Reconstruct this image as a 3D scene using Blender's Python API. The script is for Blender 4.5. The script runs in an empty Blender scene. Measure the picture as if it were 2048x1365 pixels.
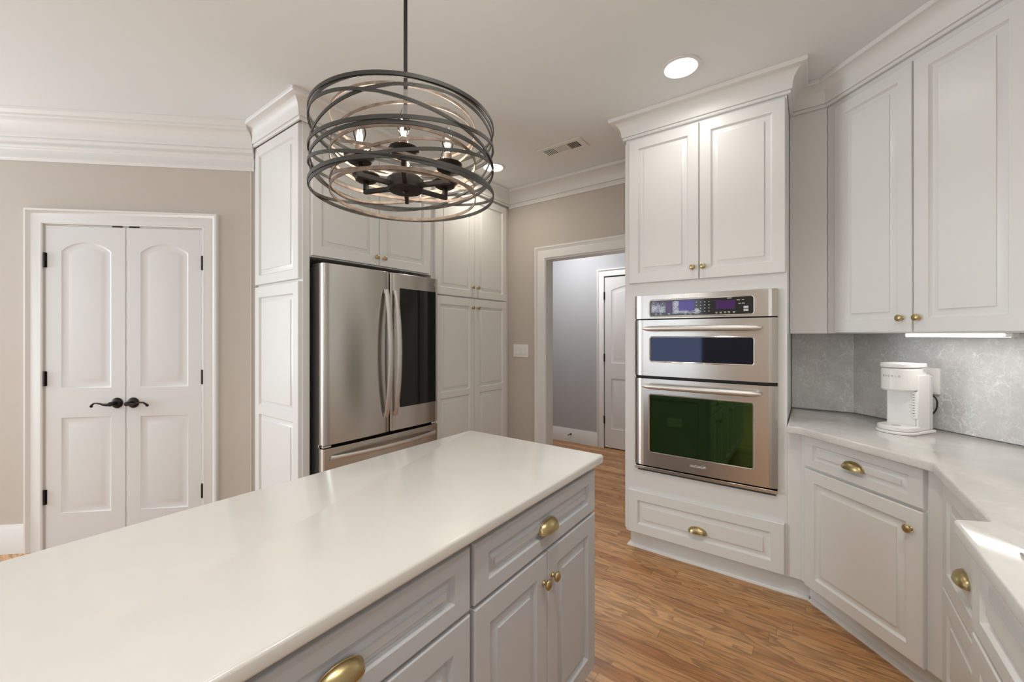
import bpy, math, random
from mathutils import Vector
C = bpy.context.scene
COL = C.collection
PI = math.pi
random.seed(4)

# ------------------------------------------------------------------ camera, world, light, exposure
cam_data = bpy.data.cameras.new('camera')
cam_data.sensor_width = 36.0
cam_data.lens = 815.25 / 2048 * 36.0
cam_data.shift_y = -11.73 / 2048
cam_data.clip_start = 0.01
cam = bpy.data.objects.new('camera', cam_data)
cam.location = (0, 0, 1.36)
cam.rotation_euler = (PI / 2, 0, math.radians(36.267))
COL.objects.link(cam)
C.camera = cam

world = bpy.data.worlds.new('world')
C.world = world
world.use_nodes = True
wn = world.node_tree.nodes
wn['Background'].inputs['Color'].default_value = (0.80, 0.88, 1.0, 1)
wn['Background'].inputs['Strength'].default_value = 1.2

C.view_settings.view_transform = 'Standard'
C.view_settings.look = 'None'
C.view_settings.gamma = 1.0
C.view_settings.use_curve_mapping = False
C.view_settings.exposure = 0.23


def area_light(name, loc, rot, size, power, color, size_y=None, spread=180):
    d = bpy.data.lights.new(name, 'AREA')
    d.shape = 'DISK' if size_y is None else 'RECTANGLE'
    d.size = size
    if size_y is not None:
        d.size_y = size_y
    d.energy = power
    d.color = color
    d.spread = math.radians(spread)
    o = bpy.data.objects.new(name, d)
    o.location = loc
    o.rotation_euler = rot
    COL.objects.link(o)
    return o


CEIL = 2.73
WARM = (1.0, 0.985, 0.93)
DAY = (0.83, 0.94, 1.0)
# ceiling downlights (the first two are in the picture, the rest are unseen, added for fill light)
DOWNLIGHTS_AND_FILL = [(-0.537, 2.19), (-2.09, 2.59), (-2.05, 0.75), (-0.2, 0.55), (0.40, 1.00), (-0.25, -1.1), (-2.05, -0.9), (-3.5, -0.9), (-0.25, -2.7), (-2.05, -2.6), (-3.6, -2.6)]
POWERS = [1.4, 2.6, 1.2, 7.0, 4.5, 7.0, 1.6, 1.0, 6.0, 2.5, 1.5]
for k, ((x, y), w) in enumerate(zip(DOWNLIGHTS_AND_FILL, POWERS)):
    area_light('downlight_or_fill_lamp', (x, y, CEIL - 0.012), (0, 0, 0), 0.14, w, (1.0, 0.92, 0.78) if k == 1 else WARM, spread=165 if k < 2 else 140)
# daylight through the wide window in the wall behind the camera; the side windows are unseen, added for fill
area_light('window_or_fill_light', (-3.0, -3.95, 1.45), (PI / 2, 0, 0), 2.4, 13, DAY, 1.7)
area_light('window_or_fill_light', (-5.25, -1.80, 1.45), (PI / 2, 0, -PI / 2), 1.5, 85, DAY, 1.7)
area_light('window_or_fill_light', (0.98, -2.5, 1.70), (PI / 2, 0, PI / 2), 1.3, 18, DAY, 1.3)
# hall beyond the doorway: unseen overhead fill light
area_light('hall_fill_light', (-2.3, 3.95, CEIL - 0.02), (0, 0, 0), 0.3, 19.0, (0.97, 0.98, 1.0))


# ------------------------------------------------------------------ materials
def new_mat(name):
    m = bpy.data.materials.new(name)
    m.use_nodes = True
    return m, m.node_tree.nodes, m.node_tree.links, m.node_tree.nodes['Principled BSDF']


def simple(name, col, rough=0.5, metal=0.0, spec=0.5, coat=0.0, bump=0.0, bscale=200.0, aniso=0.0, emit=None, estr=0.0):
    m, N, L, B = new_mat(name)
    B.inputs['Base Color'].default_value = (*col, 1)
    B.inputs['Roughness'].default_value = rough
    B.inputs['Metallic'].default_value = metal
    B.inputs['Specular IOR Level'].default_value = spec
    B.inputs['Coat Weight'].default_value = coat
    B.inputs['Coat Roughness'].default_value = 0.08
    if emit:
        B.inputs['Emission Color'].default_value = (*emit, 1)
        B.inputs['Emission Strength'].default_value = estr
    if bump:
        t = N.new('ShaderNodeTexCoord')
        n = N.new('ShaderNodeTexNoise')
        n.inputs['Scale'].default_value = bscale
        n.inputs['Detail'].default_value = 3
        b = N.new('ShaderNodeBump')
        b.inputs['Strength'].default_value = bump
        b.inputs['Distance'].default_value = 0.002
        L.new(t.outputs['Object'], n.inputs['Vector'])
        L.new(n.outputs['Fac'], b.inputs['Height'])
        L.new(b.outputs['Normal'], B.inputs['Normal'])
    return m


def math_node(N, L, op, a, b=None, c=None):
    n = N.new('ShaderNodeMath')
    n.operation = op
    for i, v in enumerate((a, b, c)):
        if v is None:
            continue
        if isinstance(v, (int, float)):
            n.inputs[i].default_value = v
        else:
            L.new(v, n.inputs[i])
    return n.outputs[0]


def ramp(N, L, fac, stops):
    r = N.new('ShaderNodeValToRGB')
    el = r.color_ramp.elements
    while len(el) < len(stops):
        el.new(0.5)
    for e, (p, c) in zip(el, stops):
        e.position = p
        e.color = (*c, 1) if len(c) == 3 else c
    L.new(fac, r.inputs['Fac'])
    return r.outputs['Color']


def brushed(name, col, rough=0.3, aniso=0.75, fine=0.05):
    """Brushed metal whose grain runs level, so lights smear into upright streaks."""
    m, N, L, B = new_mat(name)
    B.inputs['Metallic'].default_value = 1.0
    t = N.new('ShaderNodeTexCoord')
    mp = N.new('ShaderNodeMapping')
    mp.inputs['Scale'].default_value = (1.5, 1.5, 300)
    n = N.new('ShaderNodeTexNoise')
    n.inputs['Scale'].default_value = 3.0
    n.inputs['Detail'].default_value = 3
    L.new(t.outputs['Object'], mp.inputs['Vector'])
    L.new(mp.outputs['Vector'], n.inputs['Vector'])
    L.new(ramp(N, L, n.outputs['Fac'], [(0.35, tuple(v * 0.98 for v in col)), (0.65, tuple(v * 1.02 for v in col))]), B.inputs['Base Color'])
    L.new(math_node(N, L, 'MULTIPLY_ADD', n.outputs['Fac'], fine, rough - fine / 2), B.inputs['Roughness'])
    B.inputs['Anisotropic'].default_value = aniso
    up = N.new('ShaderNodeCombineXYZ')
    up.inputs[2].default_value = 1.0
    L.new(up.outputs[0], B.inputs['Tangent'])
    return m


M = {}
M['white_paint'] = simple('white_cabinet_paint', (0.79, 0.785, 0.765), 0.33)
M['trim'] = simple('white_trim_paint', (0.80, 0.79, 0.77), 0.4)
M['door_paint'] = simple('white_door_paint', (0.74, 0.735, 0.725), 0.38)
M['ceiling'] = simple('ceiling_paint', (0.82, 0.84, 0.84), 0.9, bump=0.06, bscale=90)
M['beige'] = simple('beige_wall_paint', (0.575, 0.52, 0.465), 0.75, bump=0.08, bscale=160)
M['hall_grey'] = simple('grey_wall_paint', (0.45, 0.455, 0.465), 0.75, bump=0.08, bscale=160)
M['island_grey'] = simple('grey_cabinet_paint', (0.51, 0.515, 0.535), 0.38)
M['black_metal'] = simple('oil_rubbed_bronze', (0.022, 0.019, 0.017), 0.42, 0.6)
M['ring_black'] = simple('dark_bronze_band', (0.055, 0.052, 0.046), 0.45, 0.4)
M['brass'] = simple('antique_brass', (0.50, 0.395, 0.205), 0.32, 1.0, bump=0.05, bscale=60)
M['steel_v'] = brushed('brushed_steel_door', (0.62, 0.59, 0.55), 0.26, 0.8)
M['steel_h'] = brushed('brushed_steel_oven', (0.60, 0.57, 0.535), 0.24, 0.75)
M['satin'] = simple('satin_steel', (0.74, 0.72, 0.69), 0.42, 1.0)
M['strap'] = simple('grey_metal_strap', (0.30, 0.295, 0.285), 0.35, 0.9)
M['chrome'] = simple('polished_chrome', (0.80, 0.78, 0.75), 0.10, 1.0)
M['fridge_side'] = simple('fridge_side_grey', (0.16, 0.16, 0.155), 0.45, 0.3)
M['dark'] = simple('dark_part_and_shade', (0.012, 0.011, 0.010), 0.6)  # near-black parts; also shade painted in behind the doors
M['black_glass'] = simple('black_mirror_glass', (0.012, 0.014, 0.013), 0.03, 0.0, 0.35)
M['oven_glass'] = simple('green_tinted_oven_glass', (0.060, 0.125, 0.050), 0.04, 1.0)
M['micro_glass'] = simple('blue_tinted_microwave_glass', (0.026, 0.029, 0.046), 0.04, 1.0)
M['plastic'] = simple('white_plastic', (0.80, 0.785, 0.76), 0.32)
M['plate'] = simple('white_switch_plastic', (0.86, 0.85, 0.82), 0.3)
M['grey_mark'] = simple('grey_print', (0.50, 0.49, 0.48), 0.5)
M['dark_mark'] = simple('dark_print', (0.10, 0.10, 0.10), 0.5)
M['pale_mark'] = simple('pale_print', (0.62, 0.62, 0.60), 0.5)
M['logo'] = simple('silver_logo', (0.75, 0.75, 0.74), 0.3, 0.6)
M['lens'] = simple('lit_lens', (1, 1, 1), 0.5, emit=(1.0, 0.96, 0.90), estr=11.0)
M['led'] = simple('lit_led_strip', (1, 1, 1), 0.5, emit=(1.0, 0.98, 0.95), estr=4.0)
M['filament'] = simple('lit_filament', (1, 1, 1), 0.5, emit=(1.0, 0.88, 0.70), estr=45.0)
M['vent_dark'] = simple('vent_shadow', (0.045, 0.042, 0.036), 0.9)
M['cord'] = simple('black_rubber_cord', (0.015, 0.015, 0.015), 0.5)


def mk_island_top():
    m, N, L, B = new_mat('cream_quartz')
    t = N.new('ShaderNodeTexCoord')
    n = N.new('ShaderNodeTexNoise')
    n.inputs['Scale'].default_value = 9
    n.inputs['Detail'].default_value = 6
    L.new(t.outputs['Object'], n.inputs['Vector'])
    L.new(ramp(N, L, n.outputs['Fac'], [(0.3, (0.655, 0.630, 0.590)), (0.7, (0.675, 0.650, 0.608))]), B.inputs['Base Color'])
    B.inputs['Roughness'].default_value = 0.13
    return m


def veined(name, base, vein, scale, width, rough, strength):
    m, N, L, B = new_mat(name)
    t = N.new('ShaderNodeTexCoord')
    w = N.new('ShaderNodeTexNoise')
    w.inputs['Scale'].default_value = scale * 0.9
    w.inputs['Detail'].default_value = 5
    mixv = N.new('ShaderNodeMix')
    mixv.data_type = 'VECTOR'
    mixv.inputs['Factor'].default_value = 0.16
    L.new(t.outputs['Object'], w.inputs['Vector'])
    L.new(t.outputs['Object'], mixv.inputs[4])
    L.new(w.outputs['Color'], mixv.inputs[5])
    tot = None
    for k, (s, wd, st) in enumerate(((scale, width, 1.0), (scale * 2.3, width * 1.2, 0.6))):
        n = N.new('ShaderNodeTexNoise')
        n.inputs['Scale'].default_value = s
        n.inputs['Detail'].default_value = 7
        n.inputs['Roughness'].default_value = 0.62
        n.inputs['Distortion'].default_value = 0.6
        L.new(mixv.outputs[1], n.inputs['Vector'])
        a = math_node(N, L, 'ABSOLUTE', math_node(N, L, 'SUBTRACT', n.outputs['Fac'], 0.5))
        a = math_node(N, L, 'MULTIPLY', math_node(N, L, 'SUBTRACT', 1.0, math_node(N, L, 'MINIMUM', math_node(N, L, 'DIVIDE', a, wd), 1.0)), st)
        tot = a if tot is None else math_node(N, L, 'MAXIMUM', tot, a)
    n = N.new('ShaderNodeTexNoise')
    n.inputs['Scale'].default_value = scale * 1.3
    n.inputs['Detail'].default_value = 3
    L.new(t.outputs['Object'], n.inputs['Vector'])
    mask = N.new('ShaderNodeMapRange')
    mask.inputs[1].default_value = 0.38
    mask.inputs[2].default_value = 0.62
    L.new(n.outputs['Fac'], mask.inputs[0])
    f = math_node(N, L, 'MULTIPLY', math_node(N, L, 'MULTIPLY', tot, mask.outputs[0]), strength)
    cl = N.new('ShaderNodeTexNoise')
    cl.inputs['Scale'].default_value = scale * 0.5
    cl.inputs['Detail'].default_value = 4
    L.new(t.outputs['Object'], cl.inputs['Vector'])
    bc = ramp(N, L, cl.outputs['Fac'], [(0.3, tuple(v * 0.90 for v in base)), (0.7, tuple(v * 1.10 for v in base))])
    mx = N.new('ShaderNodeMix')
    mx.data_type = 'RGBA'
    mx.inputs[7].default_value = (*vein, 1)
    L.new(f, mx.inputs['Factor'])
    L.new(bc, mx.inputs[6])
    L.new(mx.outputs[2], B.inputs['Base Color'])
    B.inputs['Roughness'].default_value = rough
    return m


def crackled():
    m, N, L, B = new_mat('grey_crackle_veined_quartz')
    t = N.new('ShaderNodeTexCoord')
    f = None
    for sc, wd, st, dist in ((15.0, 0.022, 0.9, 0.09), (33.0, 0.035, 0.75, 0.05), (70.0, 0.06, 0.45, 0.03)):
        w = N.new('ShaderNodeTexNoise')
        w.inputs['Scale'].default_value = sc * 1.4
        w.inputs['Detail'].default_value = 4
        L.new(t.outputs['Object'], w.inputs['Vector'])
        va = N.new('ShaderNodeVectorMath')
        va.operation = 'MULTIPLY_ADD'
        va.inputs[1].default_value = (dist, dist, dist)
        L.new(w.outputs['Color'], va.inputs[0])
        L.new(t.outputs['Object'], va.inputs[2])
        v = N.new('ShaderNodeTexVoronoi')
        v.feature = 'DISTANCE_TO_EDGE'
        v.inputs['Scale'].default_value = sc
        L.new(va.outputs[0], v.inputs['Vector'])
        a = math_node(N, L, 'SUBTRACT', 1.0, math_node(N, L, 'MINIMUM', math_node(N, L, 'DIVIDE', v.outputs['Distance'], wd * 2), 1.0))
        n = N.new('ShaderNodeTexNoise')
        n.inputs['Scale'].default_value = sc * 0.55
        n.inputs['Detail'].default_value = 3
        L.new(t.outputs['Object'], n.inputs['Vector'])
        k = N.new('ShaderNodeMapRange')
        k.inputs[1].default_value = 0.44
        k.inputs[2].default_value = 0.70
        L.new(n.outputs['Fac'], k.inputs[0])
        a = math_node(N, L, 'MULTIPLY', math_node(N, L, 'MULTIPLY', a, k.outputs[0]), st)
        f = a if f is None else math_node(N, L, 'MAXIMUM', f, a)
    cl = N.new('ShaderNodeTexNoise')
    cl.inputs['Scale'].default_value = 7
    cl.inputs['Detail'].default_value = 5
    L.new(t.outputs['Object'], cl.inputs['Vector'])
    bc = ramp(N, L, cl.outputs['Fac'], [(0.3, (0.52, 0.515, 0.51)), (0.7, (0.61, 0.605, 0.60))])
    mx = N.new('ShaderNodeMix')
    mx.data_type = 'RGBA'
    mx.inputs[7].default_value = (0.88, 0.875, 0.87, 1)
    L.new(f, mx.inputs['Factor'])
    L.new(bc, mx.inputs[6])
    L.new(mx.outputs[2], B.inputs['Base Color'])
    B.inputs['Roughness'].default_value = 0.2
    return m


M['island_top'] = mk_island_top()
M['splash'] = crackled()
M['counter'] = veined('white_soft_veined_quartz', (0.66, 0.645, 0.61), (0.80, 0.79, 0.77), 7.0, 0.06, 0.07, 0.45)


def mk_floor():
    m, N, L, B = new_mat('oak_strip_floor')
    t = N.new('ShaderNodeTexCoord')
    sp = N.new('ShaderNodeSeparateXYZ')
    L.new(t.outputs['Object'], sp.inputs[0])
    X, Y = sp.outputs[0], sp.outputs[1]
    W = 0.0665
    yr = math_node(N, L, 'DIVIDE', Y, W)
    row = math_node(N, L, 'FLOOR', yr)
    wn1 = N.new('ShaderNodeTexWhiteNoise')
    wn1.noise_dimensions = '1D'
    L.new(row, wn1.inputs['W'])
    plen = math_node(N, L, 'MULTIPLY_ADD', wn1.outputs['Value'], 0.6, 0.75)
    xo = math_node(N, L, 'DIVIDE', math_node(N, L, 'MULTIPLY_ADD', wn1.outputs['Value'], 7.3, X), plen)
    idx = math_node(N, L, 'FLOOR', xo)
    cmb = N.new('ShaderNodeCombineXYZ')
    L.new(row, cmb.inputs[0])
    L.new(idx, cmb.inputs[1])
    wn2 = N.new('ShaderNodeTexWhiteNoise')
    wn2.noise_dimensions = '2D'
    L.new(cmb.outputs[0], wn2.inputs['Vector'])
    rnd = wn2.outputs['Value']
    # grain space: shifted per board
    gv = N.new('ShaderNodeCombineXYZ')
    L.new(math_node(N, L, 'MULTIPLY_ADD', rnd, 37.0, X), gv.inputs[0])
    L.new(math_node(N, L, 'MULTIPLY_ADD', rnd, 11.0, Y), gv.inputs[1])
    L.new(math_node(N, L, 'MULTIPLY', rnd, 5.0), gv.inputs[2])
    # cathedral figure: contour lines of a stretched smooth noise
    mp = N.new('ShaderNodeMapping')
    mp.inputs['Scale'].default_value = (1.5, 9.0, 1.0)
    L.new(gv.outputs[0], mp.inputs['Vector'])
    fig = N.new('ShaderNodeTexNoise')
    fig.inputs['Scale'].default_value = 1.25
    fig.inputs['Detail'].default_value = 2.0
    fig.inputs['Roughness'].default_value = 0.45
    L.new(mp.outputs[0], fig.inputs['Vector'])
    ring = math_node(N, L, 'FRACT', math_node(N, L, 'MULTIPLY', fig.outputs['Fac'], math_node(N, L, 'MULTIPLY_ADD', wn2.outputs['Color'], 5.0, 6.0)))
    ringc = ramp(N, L, ring, [(0.0, (1, 1, 1)), (0.45, (0.86, 0.86, 0.86)), (0.80, (0.42, 0.42, 0.42)), (0.93, (0.30, 0.30, 0.30)), (1.0, (0.95, 0.95, 0.95))])
    # fine pores
    mp2 = N.new('ShaderNodeMapping')
    mp2.inputs['Scale'].default_value = (6.0, 150.0, 1.0)
    L.new(gv.outputs[0], mp2.inputs['Vector'])
    por = N.new('ShaderNodeTexNoise')
    por.inputs['Scale'].default_value = 1.6
    por.inputs['Detail'].default_value = 4
    L.new(mp2.outputs[0], por.inputs['Vector'])
    porc = ramp(N, L, por.outputs['Fac'], [(0.34, (0.60, 0.60, 0.60)), (0.56, (1, 1, 1))])
    tone = ramp(N, L, rnd, [(0.0, (0.45, 0.20, 0.075)), (0.35, (0.58, 0.29, 0.118)), (0.7, (0.69, 0.385, 0.175)), (1.0, (0.50, 0.24, 0.092))])
    dk = N.new('ShaderNodeMix')
    dk.data_type = 'RGBA'
    dk.blend_type = 'MULTIPLY'
    dk.inputs['Factor'].default_value = 0.60
    L.new(tone, dk.inputs[6])
    L.new(ringc, dk.inputs[7])
    dk2 = N.new('ShaderNodeMix')
    dk2.data_type = 'RGBA'
    dk2.blend_type = 'MULTIPLY'
    dk2.inputs['Factor'].default_value = 0.6
    L.new(dk.outputs[2], dk2.inputs[6])
    L.new(porc, dk2.inputs[7])
    # seams
    fy = math_node(N, L, 'FRACT', yr)
    ey = math_node(N, L, 'MULTIPLY', math_node(N, L, 'MINIMUM', fy, math_node(N, L, 'SUBTRACT', 1.0, fy)), W)
    fx = math_node(N, L, 'FRACT', xo)
    ex = math_node(N, L, 'MULTIPLY', math_node(N, L, 'MINIMUM', fx, math_node(N, L, 'SUBTRACT', 1.0, fx)), plen)
    e = math_node(N, L, 'MINIMUM', ex, ey)
    seam = N.new('ShaderNodeMapRange')
    seam.inputs[1].default_value = 0.0003
    seam.inputs[2].default_value = 0.0013
    seam.inputs[3].default_value = 0.35
    seam.inputs[4].default_value = 1.0
    L.new(e, seam.inputs[0])
    sc = N.new('ShaderNodeMix')
    sc.data_type = 'RGBA'
    sc.blend_type = 'MULTIPLY'
    sc.inputs['Factor'].default_value = 1.0
    L.new(dk2.outputs[2], sc.inputs[6])
    L.new(seam.outputs[0], sc.inputs[7])
    L.new(sc.outputs[2], B.inputs['Base Color'])
    B.inputs['Roughness'].default_value = 0.30
    bp = N.new('ShaderNodeBump')
    bp.inputs['Strength'].default_value = 0.25
    bp.inputs['Distance'].default_value = 0.001
    L.new(seam.outputs[0], bp.inputs['Height'])
    L.new(bp.outputs['Normal'], B.inputs['Normal'])
    return m


M['floor'] = mk_floor()


def mk_rustic():
    m, N, L, B = new_mat('rustic_bronze_band')
    t = N.new('ShaderNodeTexCoord')
    n = N.new('ShaderNodeTexNoise')
    n.inputs['Scale'].default_value = 45
    n.inputs['Detail'].default_value = 6
    L.new(t.outputs['Object'], n.inputs['Vector'])
    L.new(ramp(N, L, n.outputs['Fac'], [(0.3, (0.20, 0.145, 0.11)), (0.7, (0.38, 0.29, 0.225))]), B.inputs['Base Color'])
    B.inputs['Roughness'].default_value = 0.5
    B.inputs['Metallic'].default_value = 0.3
    return m


M['rustic'] = mk_rustic()


def mk_film():
    """Display still under its crinkled clear film: purple panel, film glare painted as white speckle."""
    m, N, L, B = new_mat('film_glare_display')
    t = N.new('ShaderNodeTexCoord')
    n = N.new('ShaderNodeTexNoise')
    n.inputs['Scale'].default_value = 420
    n.inputs['Detail'].default_value = 2
    L.new(t.outputs['Object'], n.inputs['Vector'])
    n2 = N.new('ShaderNodeTexNoise')
    n2.inputs['Scale'].default_value = 26
    L.new(t.outputs['Object'], n2.inputs['Vector'])
    f = math_node(N, L, 'MULTIPLY', n.outputs['Fac'], math_node(N, L, 'MULTIPLY_ADD', n2.outputs['Fac'], 0.9, 0.55))
    c = ramp(N, L, f, [(0.36, (0.02, 0.022, 0.05)), (0.46, (0.12, 0.13, 0.25)), (0.56, (0.70, 0.74, 0.86))])  # pale stops paint the film's glare into the colour
    L.new(c, B.inputs['Base Color'])
    B.inputs['Roughness'].default_value = 0.25
    return m


M['film'] = mk_film()
M['purple'] = simple('purple_display', (0.05, 0.012, 0.10), 0.12, emit=(0.16, 0.03, 0.30), estr=0.05)
M['blue_disp'] = simple('blue_display', (0.05, 0.03, 0.20), 0.12, emit=(0.10, 0.05, 0.48), estr=0.14)
M['panel_black'] = simple('black_control_glass', (0.010, 0.011, 0.013), 0.08, 0.0, 0.6)


def mk_glass():
    m, N, L, B = new_mat('clear_bulb_glass')
    for n in list(N):
        if n.type != 'OUTPUT_MATERIAL':
            N.remove(n)
    out = [n for n in N if n.type == 'OUTPUT_MATERIAL'][0]
    tr = N.new('ShaderNodeBsdfTransparent')
    tr.inputs[0].default_value = (0.96, 0.96, 0.95, 1)
    gl = N.new('ShaderNodeBsdfGlossy')
    gl.inputs['Roughness'].default_value = 0.03
    fr = N.new('ShaderNodeFresnel')
    fr.inputs[0].default_value = 1.25
    mx = N.new('ShaderNodeMixShader')
    L.new(fr.outputs[0], mx.inputs[0])
    L.new(tr.outputs[0], mx.inputs[1])
    L.new(gl.outputs[0], mx.inputs[2])
    L.new(mx.outputs[0], out.inputs[0])
    return m


M['glass'] = mk_glass()
m_tank = simple('smoky_clear_plastic', (0.62, 0.62, 0.62), 0.12)
M['tank'] = m_tank


# ------------------------------------------------------------------ mesh helpers
class MB:
    def __init__(self):
        self.v, self.f, self.mi = [], [], []

    def add(self, vs, fs, mi=0):
        o = len(self.v)
        self.v += [tuple(p) for p in vs]
        for f in fs:
            self.f.append(tuple(i + o for i in f))
            self.mi.append(mi)
        return self

    def box(self, x0, x1, y0, y1, z0, z1, mi=0):
        vs = [(x0, y0, z0), (x1, y0, z0), (x1, y1, z0), (x0, y1, z0), (x0, y0, z1), (x1, y0, z1), (x1, y1, z1), (x0, y1, z1)]
        return self.add(vs, [(3, 2, 1, 0), (4, 5, 6, 7), (0, 1, 5, 4), (1, 2, 6, 5), (2, 3, 7, 6), (3, 0, 4, 7)], mi)

    def prism(self, poly, z0, z1, mi=0):
        n = len(poly)
        vs = [(x, y, z0) for x, y in poly] + [(x, y, z1) for x, y in poly]
        fs = [tuple(reversed(range(n))), tuple(range(n, 2 * n))] + [(i, (i + 1) % n, n + (i + 1) % n, n + i) for i in range(n)]
        return self.add(vs, fs, mi)

    def rings(self, rs, cap0=True, cap1=True, closed=True, mi=0):
        n = len(rs[0])
        vs = [p for r in rs for p in r]
        fs = []
        for k in range(len(rs) - 1):
            for i in range(n if closed else n - 1):
                j = (i + 1) % n
                fs.append((k * n + i, k * n + j, (k + 1) * n + j, (k + 1) * n + i))
        if cap0:
            fs.append(tuple(reversed(range(n))))
        if cap1:
            fs.append(tuple(range((len(rs) - 1) * n, len(rs) * n)))
        return self.add(vs, fs, mi)

    def lathe(self, prof, axis='z', at=(0, 0, 0), n=32, mi=0, closed_prof=False):
        """prof: (radius, height) pairs along the axis."""
        rs = []
        for r, h in prof:
            r = max(r, 1e-5)
            ring = []
            for i in range(n):
                a = 2 * PI * i / n
                c, s = r * math.cos(a), r * math.sin(a)
                p = (c, s, h) if axis == 'z' else ((c, -h, s) if axis == '-y' else (h, c, s))
                ring.append((p[0] + at[0], p[1] + at[1], p[2] + at[2]))
            rs.append(ring)
        return self.rings(rs, mi=mi, cap0=not closed_prof, cap1=not closed_prof)

    def tube(self, pts, rad, n=10, mi=0, flat=None):
        """Tube along PTS; RAD a number or one per point; FLAT scales the second cross axis."""
        P = [Vector(p) for p in pts]
        rs = []
        up = Vector((0, 0, 1))
        for i, p in enumerate(P):
            t = (P[min(i + 1, len(P) - 1)] - P[max(i - 1, 0)]).normalized()
            u = up if abs(t.dot(up)) < 0.95 else Vector((1, 0, 0))
            a = t.cross(u).normalized()
            b = a.cross(t).normalized()
            r = rad[i] if isinstance(rad, (list, tuple)) else rad
            fl = 1.0 if flat is None else flat
            rs.append([tuple(p + a * (r * math.cos(2 * PI * k / n)) + b * (r * fl * math.sin(2 * PI * k / n))) for k in range(n)])
        return self.rings(rs, mi=mi)

    def mesh(self, name, mats, smooth=35):
        me = bpy.data.meshes.new(name)
        me.from_pydata(self.v, [], self.f)
        for m in mats:
            me.materials.append(m)
        for p, i in zip(me.polygons, self.mi):
            p.material_index = i
        import bmesh
        b = bmesh.new()
        b.from_mesh(me)
        bmesh.ops.recalc_face_normals(b, faces=b.faces)
        b.to_mesh(me)
        b.free()
        if smooth:
            me.polygons.foreach_set('use_smooth', [True] * len(me.polygons))
            me.set_sharp_from_angle(angle=math.radians(smooth))
        return me


def part(name, mb, mats, parent=None, label=None, smooth=35, bevel=0.0, loc=None, rz=None, segs=2):
    if not isinstance(mats, (list, tuple)):
        mats = [mats]
    me = mb.mesh(name, mats, smooth) if isinstance(mb, MB) else mb
    o = bpy.data.objects.new(name, me)
    COL.objects.link(o)
    o.parent = parent
    if loc is not None:
        o.location = loc
    if rz is not None:
        o.rotation_euler = (0, 0, rz)
    if label:
        o['label'] = label
    if bevel:
        bv = o.modifiers.new('bevel', 'BEVEL')
        bv.width = bevel
        bv.segments = segs
        bv.limit_method = 'ANGLE'
        bv.angle_limit = math.radians(40)
    return o


def thing(name, label, cat, loc=(0, 0, 0), rz=0.0, group=None):
    o = bpy.data.objects.new(name, None)
    o.empty_display_size = 0.05
    COL.objects.link(o)
    o.location = loc
    o.rotation_euler = (0, 0, rz)
    return tag(o, label, cat, group)


def tag(o, label, cat, group=None):
    o['label'] = label
    o['category'] = cat
    if group:
        o['group'] = group
    return o


def struct(name, mb, mats, label=None, parent=None, loc=None, rz=None, bevel=0.0, cat=None):
    o = part(name, mb, mats, parent, None, loc=loc, rz=rz, bevel=bevel)
    if parent is None:
        o['kind'] = 'structure'
        if label:
            o['label'] = label
        if cat:
            o['category'] = cat
    return o


def sweep(mb, path, prof, mi=0):
    """Sweep a closed profile [(out, z)] along a plan polyline; OUT points to the right of travel, corners mitred."""
    P = [Vector((x, y)) for x, y in path]
    rings = []
    for i, p in enumerate(P):
        d0 = (p - P[i - 1]).normalized() if i else None
        d1 = (P[i + 1] - p).normalized() if i < len(P) - 1 else None
        n0 = Vector((d0.y, -d0.x)) if d0 else None
        n1 = Vector((d1.y, -d1.x)) if d1 else None
        if n0 is None:
            m = n1
        elif n1 is None:
            m = n0
        else:
            m = (n0 + n1) / (1 + n0.dot(n1))
        rings.append([(p.x + m.x * o, p.y + m.y * o, z) for o, z in prof])
    return mb.rings(rings, mi=mi)


# ------------------------------------------------------------------ panelled door / drawer fronts
CAB_PROF = [(0.0, 0.0), (0.0015, 0.0045), (0.006, 0.0095), (0.008, 0.0125), (0.0115, 0.0125), (0.036, 0.0045), (0.0365, 0.0010)]
DRW_PROF = [(0.0, 0.0), (0.0015, 0.0045), (0.005, 0.0095), (0.0065, 0.0120), (0.009, 0.0120), (0.026, 0.0045), (0.0265, 0.0010)]
INT_PROF = [(0.0, 0.0), (0.004, 0.0030), (0.010, 0.0048), (0.016, 0.0056), (0.034, 0.0060), (0.040, 0.0052), (0.056, 0.0022), (0.060, 0.0018)]


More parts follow.
